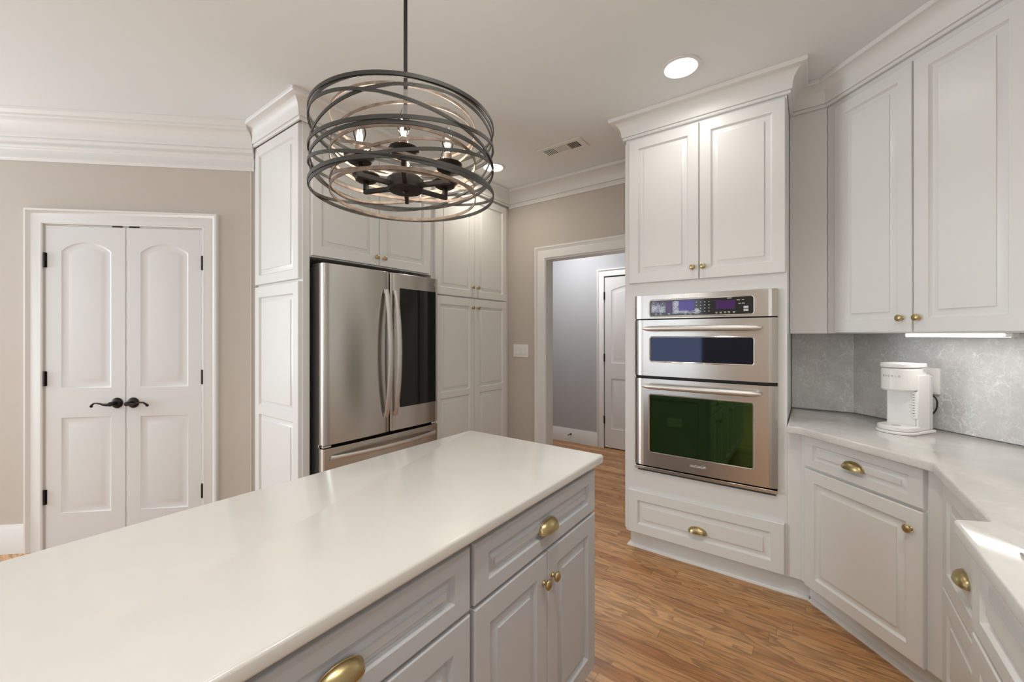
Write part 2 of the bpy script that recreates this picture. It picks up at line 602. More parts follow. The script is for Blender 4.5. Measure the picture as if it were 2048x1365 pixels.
def panel_slab(w, h, t, panels, sx, prof, ease=0.0035, narc=14):
    """A slab in x 0..w, z 0..h, front at y=-t, with raised panels [(z0, z1, rise)] between stiles SX wide; RISE arches the top."""
    mb = MB()
    e = ease
    o0 = [(0, 0, 0), (w, 0, 0), (w, 0, h), (0, 0, h)]
    o1 = [(0, -t + e, 0), (w, -t + e, 0), (w, -t + e, h), (0, -t + e, h)]
    k = e * 0.35
    o2 = [(k, -t + k, k), (w - k, -t + k, k), (w - k, -t + k, h - k), (k, -t + k, h - k)]
    o3 = [(e, -t, e), (w - e, -t, e), (w - e, -t, h - e), (e, -t, h - e)]
    mb.rings([o0, o1, o2, o3], cap0=True, cap1=False)

    def quad(x0, x1, z0, z1):
        if x1 - x0 > 1e-6 and z1 - z0 > 1e-6:
            mb.add([(x0, -t, z0), (x1, -t, z0), (x1, -t, z1), (x0, -t, z1)], [(0, 1, 2, 3)])

    quad(e, sx, e, h - e)
    quad(w - sx, w - e, e, h - e)

    def outline(z0, z1, rise, d):
        x0, x1 = sx + d, w - sx - d
        zb = z0 + d
        if rise <= 0:
            return [(x0, zb), (x1, zb), (x1, z1 - d), (x0, z1 - d)]
        half = (w - 2 * sx) / 2
        R = (half * half + rise * rise) / (2 * rise)
        cx, cz = w / 2, z1 - R
        r = R - d
        a = math.asin(min(1.0, (x1 - cx) / r))
        pts = [(x0, zb), (x1, zb)]
        for i in range(narc + 1):
            b = a - 2 * a * i / narc
            pts.append((cx + r * math.sin(b), cz + r * math.cos(b)))
        return pts

    zc = e
    for z0, z1, rise in panels:
        quad(sx, w - sx, zc, z0)
        rs = [[(x, -t + y, z) for x, z in outline(z0, z1, rise, d)] for d, y in prof]
        mb.rings(rs, cap0=False, cap1=True)
        zc = z1
        if rise > 0:
            top = outline(z0, z1, rise, 0)[2:]
            for (xa, za), (xb, zb) in zip(top, top[1:]):
                mb.add([(xb, -t, zb), (xa, -t, za), (xa, -t, z1 + 0.002), (xb, -t, z1 + 0.002)], [(0, 1, 2, 3)])
            zc = z1 + 0.002
    quad(sx, w - sx, zc, h - e)
    return mb


def cup_mesh():
    a, h, d = 0.049, 0.034, 0.026
    mb = MB()
    nu, nv = 24, 8
    for s, off in ((1.0, 0.0), (0.93, 0.0)):
        rs = []
        for j in range(nv + 1):
            v = PI / 2 * j / nv
            rs.append([(-a * s * math.cos(PI * i / nu), -d * s * (math.sin(PI * i / nu) ** 0.75) * math.cos(v), h * s * (math.sin(PI * i / nu) ** 0.75) * math.sin(v)) for i in range(nu + 1)])
        mb.rings(rs, cap0=False, cap1=False, closed=False)
    # lip along the open lower edge and the back flange against the drawer
    mb.tube([(-a * 0.97 * math.cos(PI * i / 30), -d * 0.97 * (math.sin(PI * i / 30) ** 0.75), 0) for i in range(31)], 0.0016, 8)
    mb.tube([(-a * math.cos(PI * i / 30), -0.001, h * (math.sin(PI * i / 30) ** 0.75)) for i in range(31)], 0.0016, 8)
    return mb.mesh('cup_pull', [M['brass']], 60)


def knob_mesh():
    mb = MB()
    mb.lathe([(0.0085, 0.0), (0.0085, 0.0015), (0.006, 0.003), (0.005, 0.009), (0.0065, 0.013), (0.0135, 0.016), (0.0155, 0.019), (0.0150, 0.0225), (0.011, 0.0255), (0.004, 0.027), (0.0, 0.0272)], '-y', n=28)
    return mb.mesh('knob', [M['brass']], 50)


CUP, KNOB = cup_mesh(), knob_mesh()
T = 0.02      # door thickness


def front(parent, name, x0, x1, z0, z1, mat, panels=None, stile=0.058, rail=0.06, prof=None, knob=None, cup=None, y=0.0):
    """A door or drawer front on the cabinet face y=0 (local), with its hardware as sub-parts."""
    w, h = x1 - x0, z1 - z0
    prof = prof or CAB_PROF
    if panels is None:
        panels = [(rail, h - rail, 0)]
    o = part(name, panel_slab(w, h, T, panels, stile, prof), mat, parent, loc=(x0, y, z0))
    if knob:
        part('knob', KNOB, M['brass'], o, loc=(knob[0] - x0, -T, knob[1] - z0), label='round brass knob')
    if cup:
        part('cup_pull', CUP, M['brass'], o, loc=(cup[0] - x0, -T, cup[1] - z0), label='brass cup pull')
    return o


# ------------------------------------------------------------------ wall geometry data
SIN_R, COS_R = -0.692, 0.722                     # heading of the angled wall (going away from the camera)
uR = Vector((-0.6921, 0.7218)); nR = Vector((0.7218, 0.6921))
uP = Vector((0.7257, 0.6880)); nP = Vector((-0.6880, 0.7257))
ROT_R = math.atan2(-nR.x, nR.y)                  # local -y faces the camera
ROT_P = math.atan2(-nP.x, nP.y)
DP = 2.918
DR = 2.285


def on_R(d, s):
    return (nR.x * d + uR.x * s, nR.y * d + uR.y * s)


def on_P(d, s):
    return (nP.x * d + uP.x * s, nP.y * d + uP.y * s)


# ------------------------------------------------------------------ the room
floor = MB().add([(-6, -4.2, 0), (1.6, -4.2, 0), (1.6, 5.2, 0), (-6, 5.2, 0)], [(0, 1, 2, 3)])
fl = struct('floor', floor, M['floor'], 'honey oak strip floor')
mb = MB()
mb.box(-6, 1.6, -4.2, 5.2, CEIL, CEIL + 0.1)
struct('ceiling', mb, M['ceiling'], 'flat white ceiling')

# angled pantry wall with the opening of the double door
S0, S1, PH = -2.592, -1.678, 2.058


def slab_on(fn, d, s0, s1, z0, z1, th, mbx):
    a, b, c, e = fn(d, s0), fn(d, s1), fn(d + th, s1), fn(d + th, s0)
    return mbx.prism([a, b, c, e], z0, z1)


mb = MB()
slab_on(on_P, DP, -4.6, S0, 0, CEIL, 0.12, mb)
slab_on(on_P, DP, S1, -1.345, 0, CEIL, 0.12, mb)
slab_on(on_P, DP, S0, S1, PH, CEIL, 0.12, mb)
struct('wall_pantry', mb, M['beige'], 'beige wall around the white double door')
mb = MB()
mb.box(-3.12, -3.005, 1.16, 3.31, 0, CEIL)
struct('wall_fridge', mb, M['beige'], 'wall behind the fridge cabinets')
# wall with the doorway
OX0, OX1, OH = -1.96, -1.07, 2.058
DWY = 3.19
mb = MB()
mb.box(-3.0, OX0, DWY, DWY + 0.12, 0, CEIL)
mb.box(OX1, -0.90, DWY, DWY + 0.12, 0, CEIL)
mb.box(OX0, OX1, DWY, DWY + 0.12, OH, CEIL)
struct('wall_doorway', mb, M['beige'], 'beige wall with the cased doorway')
mb = MB()
mb.box(-0.899, 0.40, 3.10, 3.25, 0, CEIL)
struct('wall_kitchen', mb, M['beige'], 'wall behind the oven tower')
mb = MB()
slab_on(on_R, DR + 0.012, 0.9, 2.10, 0, CEIL, 0.12, mb)
struct('wall_angled', mb, M['beige'], 'angled wall behind the grey backsplash')
mb = MB()  # wall split round an opening added for the side fill light
mb.box(1.03, 1.15, -4.1, -3.15, 0, CEIL)
mb.box(1.03, 1.15, -1.85, 2.22, 0, CEIL)
mb.box(1.03, 1.15, -3.15, -1.85, 0, 1.05)
mb.box(1.03, 1.15, -3.15, -1.85, 2.35, CEIL)
struct('wall_right', mb, M['beige'], 'wall along the right counter')
# walls behind the camera; the left window opening is added for fill light
mb = MB()
for x0, x1 in ((-5.4, -4.2), (-1.8, 1.15)):
    mb.box(x0, x1, -4.12, -4.0, 0, CEIL)
for x0, x1 in ((-4.2, -1.8),):
    mb.box(x0, x1, -4.12, -4.0, 0, 0.6)
    mb.box(x0, x1, -4.12, -4.0, 2.3, CEIL)
struct('wall_rear', mb, M['beige'], 'rear wall with a wide window')
mb = MB()
mb.box(-5.42, -5.3, -4.0, -2.55, 0, CEIL)
mb.box(-5.42, -5.3, -1.05, -0.95, 0, CEIL)
mb.box(-5.42, -5.3, -2.55, -1.05, 0, 0.6)
mb.box(-5.42, -5.3, -2.55, -1.05, 2.3, CEIL)
struct('wall_left', mb, M['beige'], 'left wall with an added window opening')
# the hall beyond the doorway
HY = 4.636
mb = MB()
mb.box(-3.7, -2.02, HY, HY + 0.12, 0, CEIL)
mb.box(-1.24, 0.3, HY, HY + 0.12, 0, CEIL)
mb.box(-2.02, -1.24, HY, HY + 0.12, 2.07, CEIL)
struct('wall_hall', mb, M['hall_grey'], 'cool grey hall wall seen through the doorway')
mb = MB()
mb.box(-3.82, -3.7, 3.19, HY + 0.12, 0, CEIL)
mb.box(0.2, 0.3, 3.25, HY, 0, CEIL)
mb.box(-3.7, -3.0, DWY, DWY + 0.12, 0, CEIL)
struct('wall_hall_side', mb, M['hall_grey'], 'side walls of the hall')


# mouldings
def crown_prof(z1, h, p):
    """Closed crown profile: (projection, height)."""
    pts = [(0.0, z1 - h), (0.012, z1 - h), (0.015, z1 - h + 0.004), (0.015, z1 - h + 0.013), (0.011, z1 - h + 0.017), (0.020, z1 - h + 0.018), (0.022, z1 - h + 0.026)]
    x0, y0, x1, y1 = 0.022, z1 - h + 0.030, p - 0.010, z1 - 0.022
    for i in range(1, 11):
        a = PI / 2 * i / 10
        pts.append((x0 + (x1 - x0) * (1 - math.cos(a)), y0 + (y1 - y0) * math.sin(a)))
    pts += [(p - 0.004, z1 - 0.021), (p, z1 - 0.016), (p, z1 - 0.0005), (0.0, z1 - 0.0005)]
    return pts


cp = crown_prof(CEIL, 0.128, 0.086)
CF = -2.389        # cabinet face plane of the fridge run
mb = sweep(MB(), [(-2.995, 1.172), (-2.372, 1.172), (-2.372, DWY)], cp)
struct('trim_1', mb, M['trim'], 'white crown moulding over the fridge cabinets')
dp = crown_prof(CEIL, 0.122, 0.125)
frieze = [(0.0, 2.586), (0.010, 2.586), (0.012, 2.590), (0.012, 2.610), (0.0, 2.610)]
mb = sweep(MB(), [(-2.372, DWY), (-0.957, DWY)], dp)
sweep(mb, [(-2.372, DWY), (-0.957, DWY)], frieze)
struct('trim_2', mb, M['trim'], 'white crown moulding over the doorway wall')
mb = sweep(MB(), [(-0.957, DWY - 0.001), (-0.957, 2.538), (-0.098, 2.538), (-0.098, 2.808), (0.0715, 2.808), on_R(1.998, 0.9)], cp)
struct('trim_3', mb, M['trim'], 'white crown moulding over the oven tower and corner cabinets')
# larger built-up crown on the pantry wall
z = CEIL
big = [(0.0, 2.452), (0.010, 2.452), (0.012, 2.456), (0.012, 2.462), (0.016, 2.466), (0.016, 2.478), (0.012, 2.484), (0.012, 2.520), (0.017, 2.526), (0.017, 2.534), (0.022, 2.540), (0.022, 2.548),
       (0.016, 2.553), (0.016, 2.560), (0.030, 2.566), (0.034, 2.574), (0.034, 2.585), (0.030, 2.589), (0.036, 2.594), (0.038, 2.602)]
for i in range(1, 11):
    a = PI / 2 * i / 10
    big.append((0.038 + 0.060 * (1 - math.cos(a)), 2.602 + 0.078 * math.sin(a)))
big += [(0.106, 2.681), (0.112, 2.688), (0.112, 2.700), (0.120, 2.706), (0.130, 2.714), (0.134, 2.7295), (0.0, 2.7295)]
mb = sweep(MB(), [on_P(DP, -4.58), on_P(DP, -1.362)], big)
struct('trim_4', mb, M['trim'], 'wide built-up white crown moulding over the pantry wall')
# baseboards
def base_prof(h, t):
    return [(0, 0), (t, 0), (t, h - 0.045), (t - 0.004, h - 0.036), (t - 0.004, h - 0.028), (t - 0.008, h - 0.018), (t - 0.011, h), (0, h)]


mb = sweep(MB(), [on_P(DP, -4.58), on_P(DP, -2.700)], base_prof(0.176, 0.018))
struct('baseboard_left', mb, M['trim'], 'white baseboard left of the pantry door')
mb = sweep(MB(), [(-3.7, HY), (-2.096, HY)], base_prof(0.168, 0.018))
struct('baseboard_hall', mb, M['trim'], 'white baseboard along the grey hall wall')
mb = sweep(MB(), [(-2.368, DWY), (-2.067, DWY)], base_prof(0.168, 0.018))
struct('baseboard_doorway', mb, M['trim'], 'white baseboard beside the doorway')


def casing(w, h, cw, th=0.026):
    """Door casing round an opening x 0..w, z 0..h on the face y=0 (local)."""
    prof = [(0.0, 0.0), (0.0, 0.010), (0.006, 0.014), (0.012, 0.014), (0.016, 0.012), (cw * 0.62, 0.016), (cw * 0.68, 0.014), (cw * 0.72, 0.018), (cw * 0.82, 0.022), (cw * 0.86, th), (cw - 0.004, th), (cw, th - 0.004), (cw, 0.0)]
    rs = [[(-u, -t, 0.0) for u, t in prof], [(-u, -t, h + u) for u, t in prof], [(w + u, -t, h + u) for u, t in prof], [(w + u, -t, 0.0) for u, t in prof]]
    return MB().rings(rs)


def jamb(w, h, depth, t=0.018, y0=0.0):
    mb = MB()
    mb.box(0, t, y0, y0 + depth, 0, h)
    mb.box(w - t, w, y0, y0 + depth, 0, h)
    mb.box(t, w - t, y0, y0 + depth, h - t, h)
    return mb


px, py = on_P(DP, -2.604)
struct('trim_5', casing(0.924, 2.062, 0.093), M['trim'], 'white casing round the pantry double door', loc=(px, py, 0), rz=ROT_P)
struct('trim_6', casing(OX1 - OX0, 2.062, 0.108), M['trim'], 'white casing round the doorway', loc=(OX0, DWY, 0))
mb = MB()
mb.box(-0.012, 0.006, -0.001, 0.121, 0, OH + 0.006)
mb.box(OX1 - OX0 - 0.006, OX1 - OX0 + 0.012, -0.001, 0.121, 0, OH + 0.006)
mb.box(0.006, OX1 - OX0 - 0.006, -0.001, 0.121, OH - 0.008, OH + 0.006)
struct('trim_7', mb, M['trim'], 'white jamb lining of the doorway', loc=(OX0, DWY, 0))
struct('trim_8', casing(0.780, 2.070, 0.085), M['trim'], 'white casing round the hall door', loc=(-2.018, HY, 0))

# ------------------------------------------------------------------ interior doors
HPROF = INT_PROF


def hinge_mb():
    mb = MB()
    mb.box(-0.012, 0.006, -0.004, 0.002, -0.045, 0.045)
    mb.lathe([(0.0055, -0.047), (0.0055, 0.047)], 'z', (-0.003, -0.007, 0), 12)
    return mb


HINGE = hinge_mb().mesh('hinge', [M['black_metal']], 40)


def lever_mesh(flip):
    """Dark lever with a round rosette; the curved lever points to -x (or +x when FLIP), towards the viewer at -y."""
    mb = MB()
    mb.lathe([(0.033, 0.0), (0.034, 0.004), (0.031, 0.008), (0.028, 0.010), (0.026, 0.014), (0.018, 0.017)], '-y', n=32)
    mb.lathe([(0.0115, 0.012), (0.0115, 0.042), (0.0135, 0.047), (0.0145, 0.056), (0.012, 0.062), (0.004, 0.064)], '-y', n=24)
    s = 1 if flip else -1
    pts = [(0, -0.054, 0), (s * 0.018, -0.055, -0.004), (s * 0.038, -0.056, -0.002), (s * 0.058, -0.056, 0.004), (s * 0.076, -0.055, 0.008), (s * 0.092, -0.053, 0.007), (s * 0.104, -0.051, -0.001), (s * 0.112, -0.050, -0.012)]
    mb.tube(pts, [0.011, 0.0115, 0.009, 0.0065, 0.0055, 0.006, 0.0075, 0.0085], 12, flat=0.8)
    mb.lathe([(0.0, -0.0), (0.0085, 0.001), (0.0085, 0.006), (0.0, 0.009)], '-y', (s * 0.112, -0.044, -0.012), 14)
    return mb.mesh('lever_handle', [M['black_metal']], 50)


def leaf(name, w, label, loc, rz, hinge_left, lever, catch):
    panels = [(0.225, 0.828, 0), (1.015, 1.940, 0.056)]
    mb = panel_slab(w, 2.042, 0.035, panels, 0.083, HPROF, ease=0.002)
    o = struct(name, mb, M['door_paint'], label, loc=loc, rz=rz, cat='door')
    for zz in (0.330, 1.076, 1.823):
        part('hinge', HINGE, M['black_metal'], o, loc=(-0.002 if hinge_left else w + 0.008, -0.036, zz), label='black hinge')
    if lever is not None:
        part('lever_handle', lever_mesh(lever == 'R'), M['black_metal'], o, loc=(w - 0.047 if lever == 'L' else 0.043, -0.035, 0.915), label='dark bronze lever handle')
    if catch is not None:
        mb = MB()
        mb.box(catch - 0.028, catch + 0.028, -0.037, -0.010, 2.0425, 2.049)
        part('ball_catch', mb, M['black_metal'], o, label='black catch at the door top')
    return o


px, py = on_P(DP + 0.030, -2.5855)
leaf('door_1', 0.4485, 'left leaf of the white arched-panel pantry double door', (px, py, 0.010), ROT_P, True, 'L', 0.40)
px, py = on_P(DP + 0.030, -2.1335)
leaf('door_2', 0.4485, 'right leaf of the white arched-panel pantry double door', (px, py, 0.010), ROT_P, False, 'R', 0.045)
px, py = on_P(DP, S0)
struct('trim_9', jamb(S1 - S0, PH, 0.119, 0.004), M['trim'], 'white jamb lining of the pantry door', loc=(px, py, 0), rz=ROT_P)
mb = MB()  # near-black sheet stands in for the shade behind the leaves
slab_on(on_P, DP + 0.115, S0, S1, 0, PH, 0.005, mb)
struct('wall_pantry_shade', mb, M['dark'], 'near-black sheet painted as the shade behind the pantry door')
h = leaf('door_3', 0.762, 'white arched-panel hall door seen through the doorway', (-2.008, HY + 0.028, 0.012), 0, True, None, None)
mb = MB()  # near-black backing stands in for shade in the door gap
mb.box(-2.018, -1.241, HY + 0.07, HY + 0.119, 0, 2.069)
struct('wall_hall_shade', mb, M['dark'], 'near-black backing painted as the shade behind the hall door')

# spring door stop on the hall baseboard
t = thing('door_stop', 'small dark spring door stop on the hall baseboard', 'door stop', (-2.461, HY - 0.0185, 0.104))
mb = MB()
mb.lathe([(0.011, 0.0), (0.011, 0.003), (0.007, 0.005)], '-y', n=16)
part('base', mb, M['black_metal'], t)
mb = MB()
mb.tube([(0.004 * math.cos(k * 0.8), -0.005 - 0.0006 * k, 0.004 * math.sin(k * 0.8)) for k in range(90)], 0.0012, 6)
part('spring', mb, M['black_metal'], t)
mb = MB()
mb.lathe([(0.0055, 0.058), (0.0070, 0.060), (0.0070, 0.070), (0.004, 0.073)], '-y', n=16)
part('rubber_tip', mb, M['black_metal'], t)

# light switch plate
t = thing('light_switch', 'white three-gang light switch plate on the beige wall beside the doorway', 'light switch', (-2.235, DWY, 1.21))
mb = MB().box(-0.0855, 0.0855, -0.006, 0, -0.0605, 0.0605)
part('plate', mb, M['plate'], t, bevel=0.003)
for k in (-1, 0, 1):
    mb = MB()
    x = k * 0.046
    mb.add([(x - 0.0165, -0.006, -0.033), (x + 0.0165, -0.006, -0.033), (x + 0.0165, -0.006, 0.033), (x - 0.0165, -0.006, 0.033),
            (x - 0.0155, -0.012, -0.032), (x + 0.0155, -0.012, -0.032), (x + 0.0155, -0.0075, 0.032), (x - 0.0155, -0.0075, 0.032)],
           [(0, 1, 5, 4), (1, 2, 6, 5), (2, 3, 7, 6), (3, 0, 4, 7), (4, 5, 6, 7), (3, 2, 1, 0)])
    part('rocker', mb, M['plastic'], t)

# ------------------------------------------------------------------ ceiling fixtures
def downlight(label, x, y):
    t = thing('recessed_light', label, 'ceiling light', (x, y, CEIL), 0, 'recessed ceiling lights')
    mb = MB()
    mb.lathe([(0.096, -0.0005), (0.096, -0.004), (0.090, -0.007), (0.080, -0.007), (0.0755, -0.003), (0.0755, -0.0005)], 'z', n=48, closed_prof=True)
    part('trim_ring', mb, M['trim'], t)
    mb = MB().lathe([(0.0750, -0.0008), (0.0750, -0.0030), (0.050, -0.0045), (0.0, -0.005)], 'z', n=48)
    part('lens', mb, M['lens'], t, label='lit white lens')


downlight('larger lit recessed ceiling light in front of the oven tower', *DOWNLIGHTS_AND_FILL[0])
downlight('lit recessed ceiling light beside the drum pendant, over the pantry cabinet', *DOWNLIGHTS_AND_FILL[1])

t = thing('air_vent', 'white rectangular air vent grille in the ceiling before the doorway', 'vent', (-1.465, 2.622, CEIL))
mb = MB()
W2, D2 = 0.178, 0.082
for x0, x1, y0, y1 in ((-W2, W2, -D2, -0.048), (-W2, W2, 0.048, D2), (-W2, -0.137, -0.048, 0.048), (0.137, W2, -0.048, 0.048), (-0.053, -0.043, -0.048, 0.048), (0.043, 0.053, -0.048, 0.048)):
    mb.box(x0, x1, y0, y1, -0.008, -0.0005)
part('frame', mb, M['trim'], t, bevel=0.002)
part('duct_shade', MB().box(-0.14, 0.14, -0.05, 0.05, -0.0018, -0.0006), M['vent_dark'], t)  # thin dark sheet painted as the shade behind the louvers


def blade(mb, along, c, lo, hi, tilt):
    hw = 0.0030
    dz = hw * tilt
    if along == 'y':
        mb.add([(c - hw, lo, -0.0045 - dz), (c + hw, lo, -0.0045 + dz), (c + hw, hi, -0.0045 + dz), (c - hw, hi, -0.0045 - dz), (c - hw, lo, -0.0037 - dz), (c + hw, lo, -0.0037 + dz), (c + hw, hi, -0.0037 + dz), (c - hw, hi, -0.0037 - dz)],
               [(3, 2, 1, 0), (4, 5, 6, 7), (0, 1, 5, 4), (1, 2, 6, 5), (2, 3, 7, 6), (3, 0, 4, 7)])
    else:
        mb.add([(lo, c - hw, -0.0045 - dz), (hi, c - hw, -0.0045 - dz), (hi, c + hw, -0.0045 + dz), (lo, c + hw, -0.0045 + dz), (lo, c - hw, -0.0037 - dz), (hi, c - hw, -0.0037 - dz), (hi, c + hw, -0.0037 + dz), (lo, c + hw, -0.0037 + dz)],
               [(3, 2, 1, 0), (4, 5, 6, 7), (0, 1, 5, 4), (1, 2, 6, 5), (2, 3, 7, 6), (3, 0, 4, 7)])


mb = MB()
for k in range(6):
    blade(mb, 'y', -0.128 + k * 0.0148, -0.048, 0.048, 0.35)
    blade(mb, 'y', 0.062 + k * 0.0148, -0.048, 0.048, -0.35)
for k in range(7):
    blade(mb, 'x', -0.042 + k * 0.014, -0.043, 0.043, -0.35)
part('louver', mb, M['trim'], t)

# ------------------------------------------------------------------ fridge run (faces +X): local x along +Y, local y into the wall
RUN = (CF, 1.195, 0)
ROT_F = PI / 2


def F(yw):
    return yw - 1.195


t = thing('tall_end_panel', 'tall white panelled end panel left of the steel refrigerator', 'cabinet panel', RUN, ROT_F)
mb = MB().box(0.0, 0.040, 0.0, 0.606, 0.0, CEIL - 0.002)
part('body', mb, M['white_paint'], t, bevel=0.0015)


def side_front(name, z0, z1, panels):
    # applied door on the panel's -Y face: built facing local -x of the run, so turned by -90 degrees
    o = part(name, panel_slab(0.580, z1 - z0, T, panels, 0.060, CAB_PROF), M['white_paint'], t, loc=(0.0, 0.596, z0), rz=-PI / 2)
    return o


side_front('upper_panel', 1.690, 2.600, [(0.058, 0.845, 0)])
side_front('lower_panel', 0.118, 1.676, [(0.060, 0.727, 0), (0.785, 1.490, 0)])

t = thing('over_fridge_cabinet', 'white two-door wall cabinet above the steel refrigerator', 'cabinet', RUN, ROT_F)
mb = MB().box(F(1.236), F(2.186), 0.001, 0.606, 1.826, CEIL - 0.002)
part('body', mb, M['white_paint'], t)
front(t, 'door', F(1.240), F(1.7035), 1.832, 2.585, M['white_paint'], knob=(F(1.677), 1.886))
front(t, 'door', F(1.7075), F(2.157), 1.832, 2.585, M['white_paint'], knob=(F(1.738), 1.886))

t = thing('pantry_cabinet', 'tall white four-door pantry cabinet right of the steel refrigerator', 'cabinet', RUN, ROT_F)
mb = MB()
mb.box(F(2.188), F(3.188), 0.001, 0.606, 0.112, CEIL - 0.002)
mb.box(F(2.188), F(3.188), 0.07, 0.606, 0.0, 0.112)
part('body', mb, M['white_paint'], t)
for a, b, kx in ((2.215, 2.677, 2.645), (2.682, 3.140, 2.714)):
    front(t, 'door', F(a), F(b), 1.686, 2.585, M['white_paint'], knob=(F(kx), 1.775))
    front(t, 'door', F(a), F(b), 0.118, 1.674, M['white_paint'], panels=[(0.06, 0.735, 0), (0.784, 1.492, 0)], knob=(F(kx), 1.598))

# ------------------------------------------------------------------ refrigerator
t = thing('refrigerator', 'stainless french-door refrigerator with a black glass panel in its right door', 'refrigerator', (-2.29, 1.265, 0), ROT_F)
mb = MB()
mb.box(0.010, 0.897, 0.082, 0.690, 0.03, 1.755)
mb.box(0.010, 0.150, 0.086, 0.20, 1.755, 1.772)
mb.box(0.757, 0.897, 0.086, 0.20, 1.755, 1.772)
part('body', mb, M['fridge_side'], t, bevel=0.003)
part('gasket', MB().box(0.016, 0.890, 0.066, 0.084, 0.06, 1.745), M['dark'], t)


def fridge_front(x0, x1, z0, z1):
    """A door skin: gently bowed front, rounded long edges."""
    mb = MB()
    n = 14
    rs = []
    for i in range(n + 1):
        x = x0 + (x1 - x0) * i / n
        rs.append(x)
    prof = [(x0, 0.066), (x0, 0.012), (x0 + 0.002, 0.006), (x0 + 0.007, 0.002)]
    m_ = (x0 + x1) / 2
    for i in range(1, n):
        x = x0 + 0.007 + (x1 - x0 - 0.014) * i / n
        prof.append((x, 0.002 - 0.009 * (1 - ((x - m_) / ((x1 - x0) / 2)) ** 2)))
    prof += [(x1 - 0.007, 0.002), (x1 - 0.002, 0.006), (x1, 0.012), (x1, 0.066)]
    mb.prism(prof, z0, z1)
    return mb


d1 = part('door', fridge_front(0.0, 0.461, 0.710, 1.785), M['steel_v'], t, bevel=0.002, label='left steel door')
d2 = part('door', fridge_front(0.471, 0.904, 0.710, 1.785), M['steel_v'], t, bevel=0.002, label='right steel door with black glass panel')
d3 = part('freezer_drawer', fridge_front(0.0, 0.904, 0.075, 0.690), M['steel_v'], t, bevel=0.002, label='steel freezer drawer')


def bow_handle(mb, x, z0, z1, lean):
    n = 26
    rs = []
    for i in range(n + 1):
        u = i / n
        zz = z0 + (z1 - z0) * u
        b = math.sin(PI * u) ** 0.75
        yo = -0.012 - 0.052 * b
        xo = x
        hw = 0.0165
        rs.append([(xo - hw, yo + 0.007, zz), (xo - hw * 0.9, yo - 0.002, zz), (xo - hw * 0.4, yo - 0.006, zz), (xo + hw * 0.4, yo - 0.006, zz), (xo + hw * 0.9, yo - 0.002, zz), (xo + hw, yo + 0.007, zz)])
    mb.rings(rs)
    for zz in (z0 + 0.012, z1 - 0.012):
        mb.box(x - 0.009, x + 0.009, -0.014, 0.004, zz - 0.012, zz + 0.012)


mb = MB()
bow_handle(mb, 0.428, 0.815, 1.665, 0)
part('handle', mb, M['satin'], d1, label='bowed steel door handle')
mb = MB()
bow_handle(mb, 0.500, 0.815, 1.665, 0)
part('handle', mb, M['satin'], d2, label='bowed steel door handle')
part('latch_button', MB().box(0.491, 0.509, -0.0725, -0.069, 1.225, 1.262), M['satin'], d2, bevel=0.001)
mb = MB()
mb.prism([(0.544, 0.004), (0.544, -0.0052), (0.62, -0.0082), (0.688, -0.0092), (0.76, -0.0085), (0.83, -0.0060), (0.878, -0.0030), (0.878, 0.004)], 0.862, 1.684)
part('glass_panel', mb, M['black_glass'], d2, label='black mirrored glass panel', bevel=0.001)
# freezer handle, bowed outwards
mb = MB()
rs = []
for i in range(27):
    u = i / 26
    x = 0.040 + (0.866 - 0.040) * u
    b = math.sin(PI * u) ** 0.75
    yo = -0.010 - 0.055 * b
    zz = 0.632
    hw = 0.014
    rs.append([(x, yo + 0.007, zz - hw), (x, yo - 0.002, zz - hw * 0.9), (x, yo - 0.006, zz - hw * 0.4), (x, yo - 0.006, zz + hw * 0.4), (x, yo - 0.002, zz + hw * 0.9), (x, yo + 0.007, zz + hw)])
mb.rings(rs)
for x in (0.055, 0.851):
    mb.box(x - 0.012, x + 0.012, -0.014, 0.004, 0.623, 0.641)
part('handle', mb, M['satin'], d3, label='bowed steel drawer handle')
# hinges
mb = MB()
mb.box(0.004, 0.055, 0.012, 0.060, 0.693, 0.706)
mb.lathe([(0.008, 0.690), (0.008, 0.709)], 'z', (0.012, 0.070, 0), 14)
part('hinge', mb, M['chrome'], t, bevel=0.002)
mb = MB()
mb.box(0.849, 0.900, 0.012, 0.060, 0.693, 0.706)
mb.lathe([(0.008, 0.690), (0.008, 0.709)], 'z', (0.892, 0.070, 0), 14)
part('hinge', mb, M['chrome'], t, bevel=0.002)
mb = MB()
mb.box(0.012, 0.100, 0.055, 0.150, 1.772, 1.792)
part('hinge_cover', mb, M['fridge_side'], t, bevel=0.004, label='grey top hinge cover')


def text_mesh(body, size, mat, depth=0.0006):
    cu = bpy.data.curves.new('lettering', 'FONT')
    cu.body = body
    cu.size = size
    cu.extrude = depth
    cu.align_x = 'CENTER'
    cu.align_y = 'CENTER'
    tmp = bpy.data.objects.new('lettering', cu)
    COL.objects.link(tmp)
    dg = bpy.context.evaluated_depsgraph_get()
    me = bpy.data.meshes.new_from_object(tmp.evaluated_get(dg))
    me.materials.clear()
    me.materials.append(mat)
    bpy.data.objects.remove(tmp)
    return me


def lettering(name, body, size, mat, parent, loc, rz=0.0, label=None):
    me = text_mesh(body, size, mat)
    o = bpy.data.objects.new(name, me)
    COL.objects.link(o)
    o.parent = parent
    o.location = loc
    o.rotation_euler = (PI / 2, 0, rz)
    if label:
        o['label'] = label
    return o


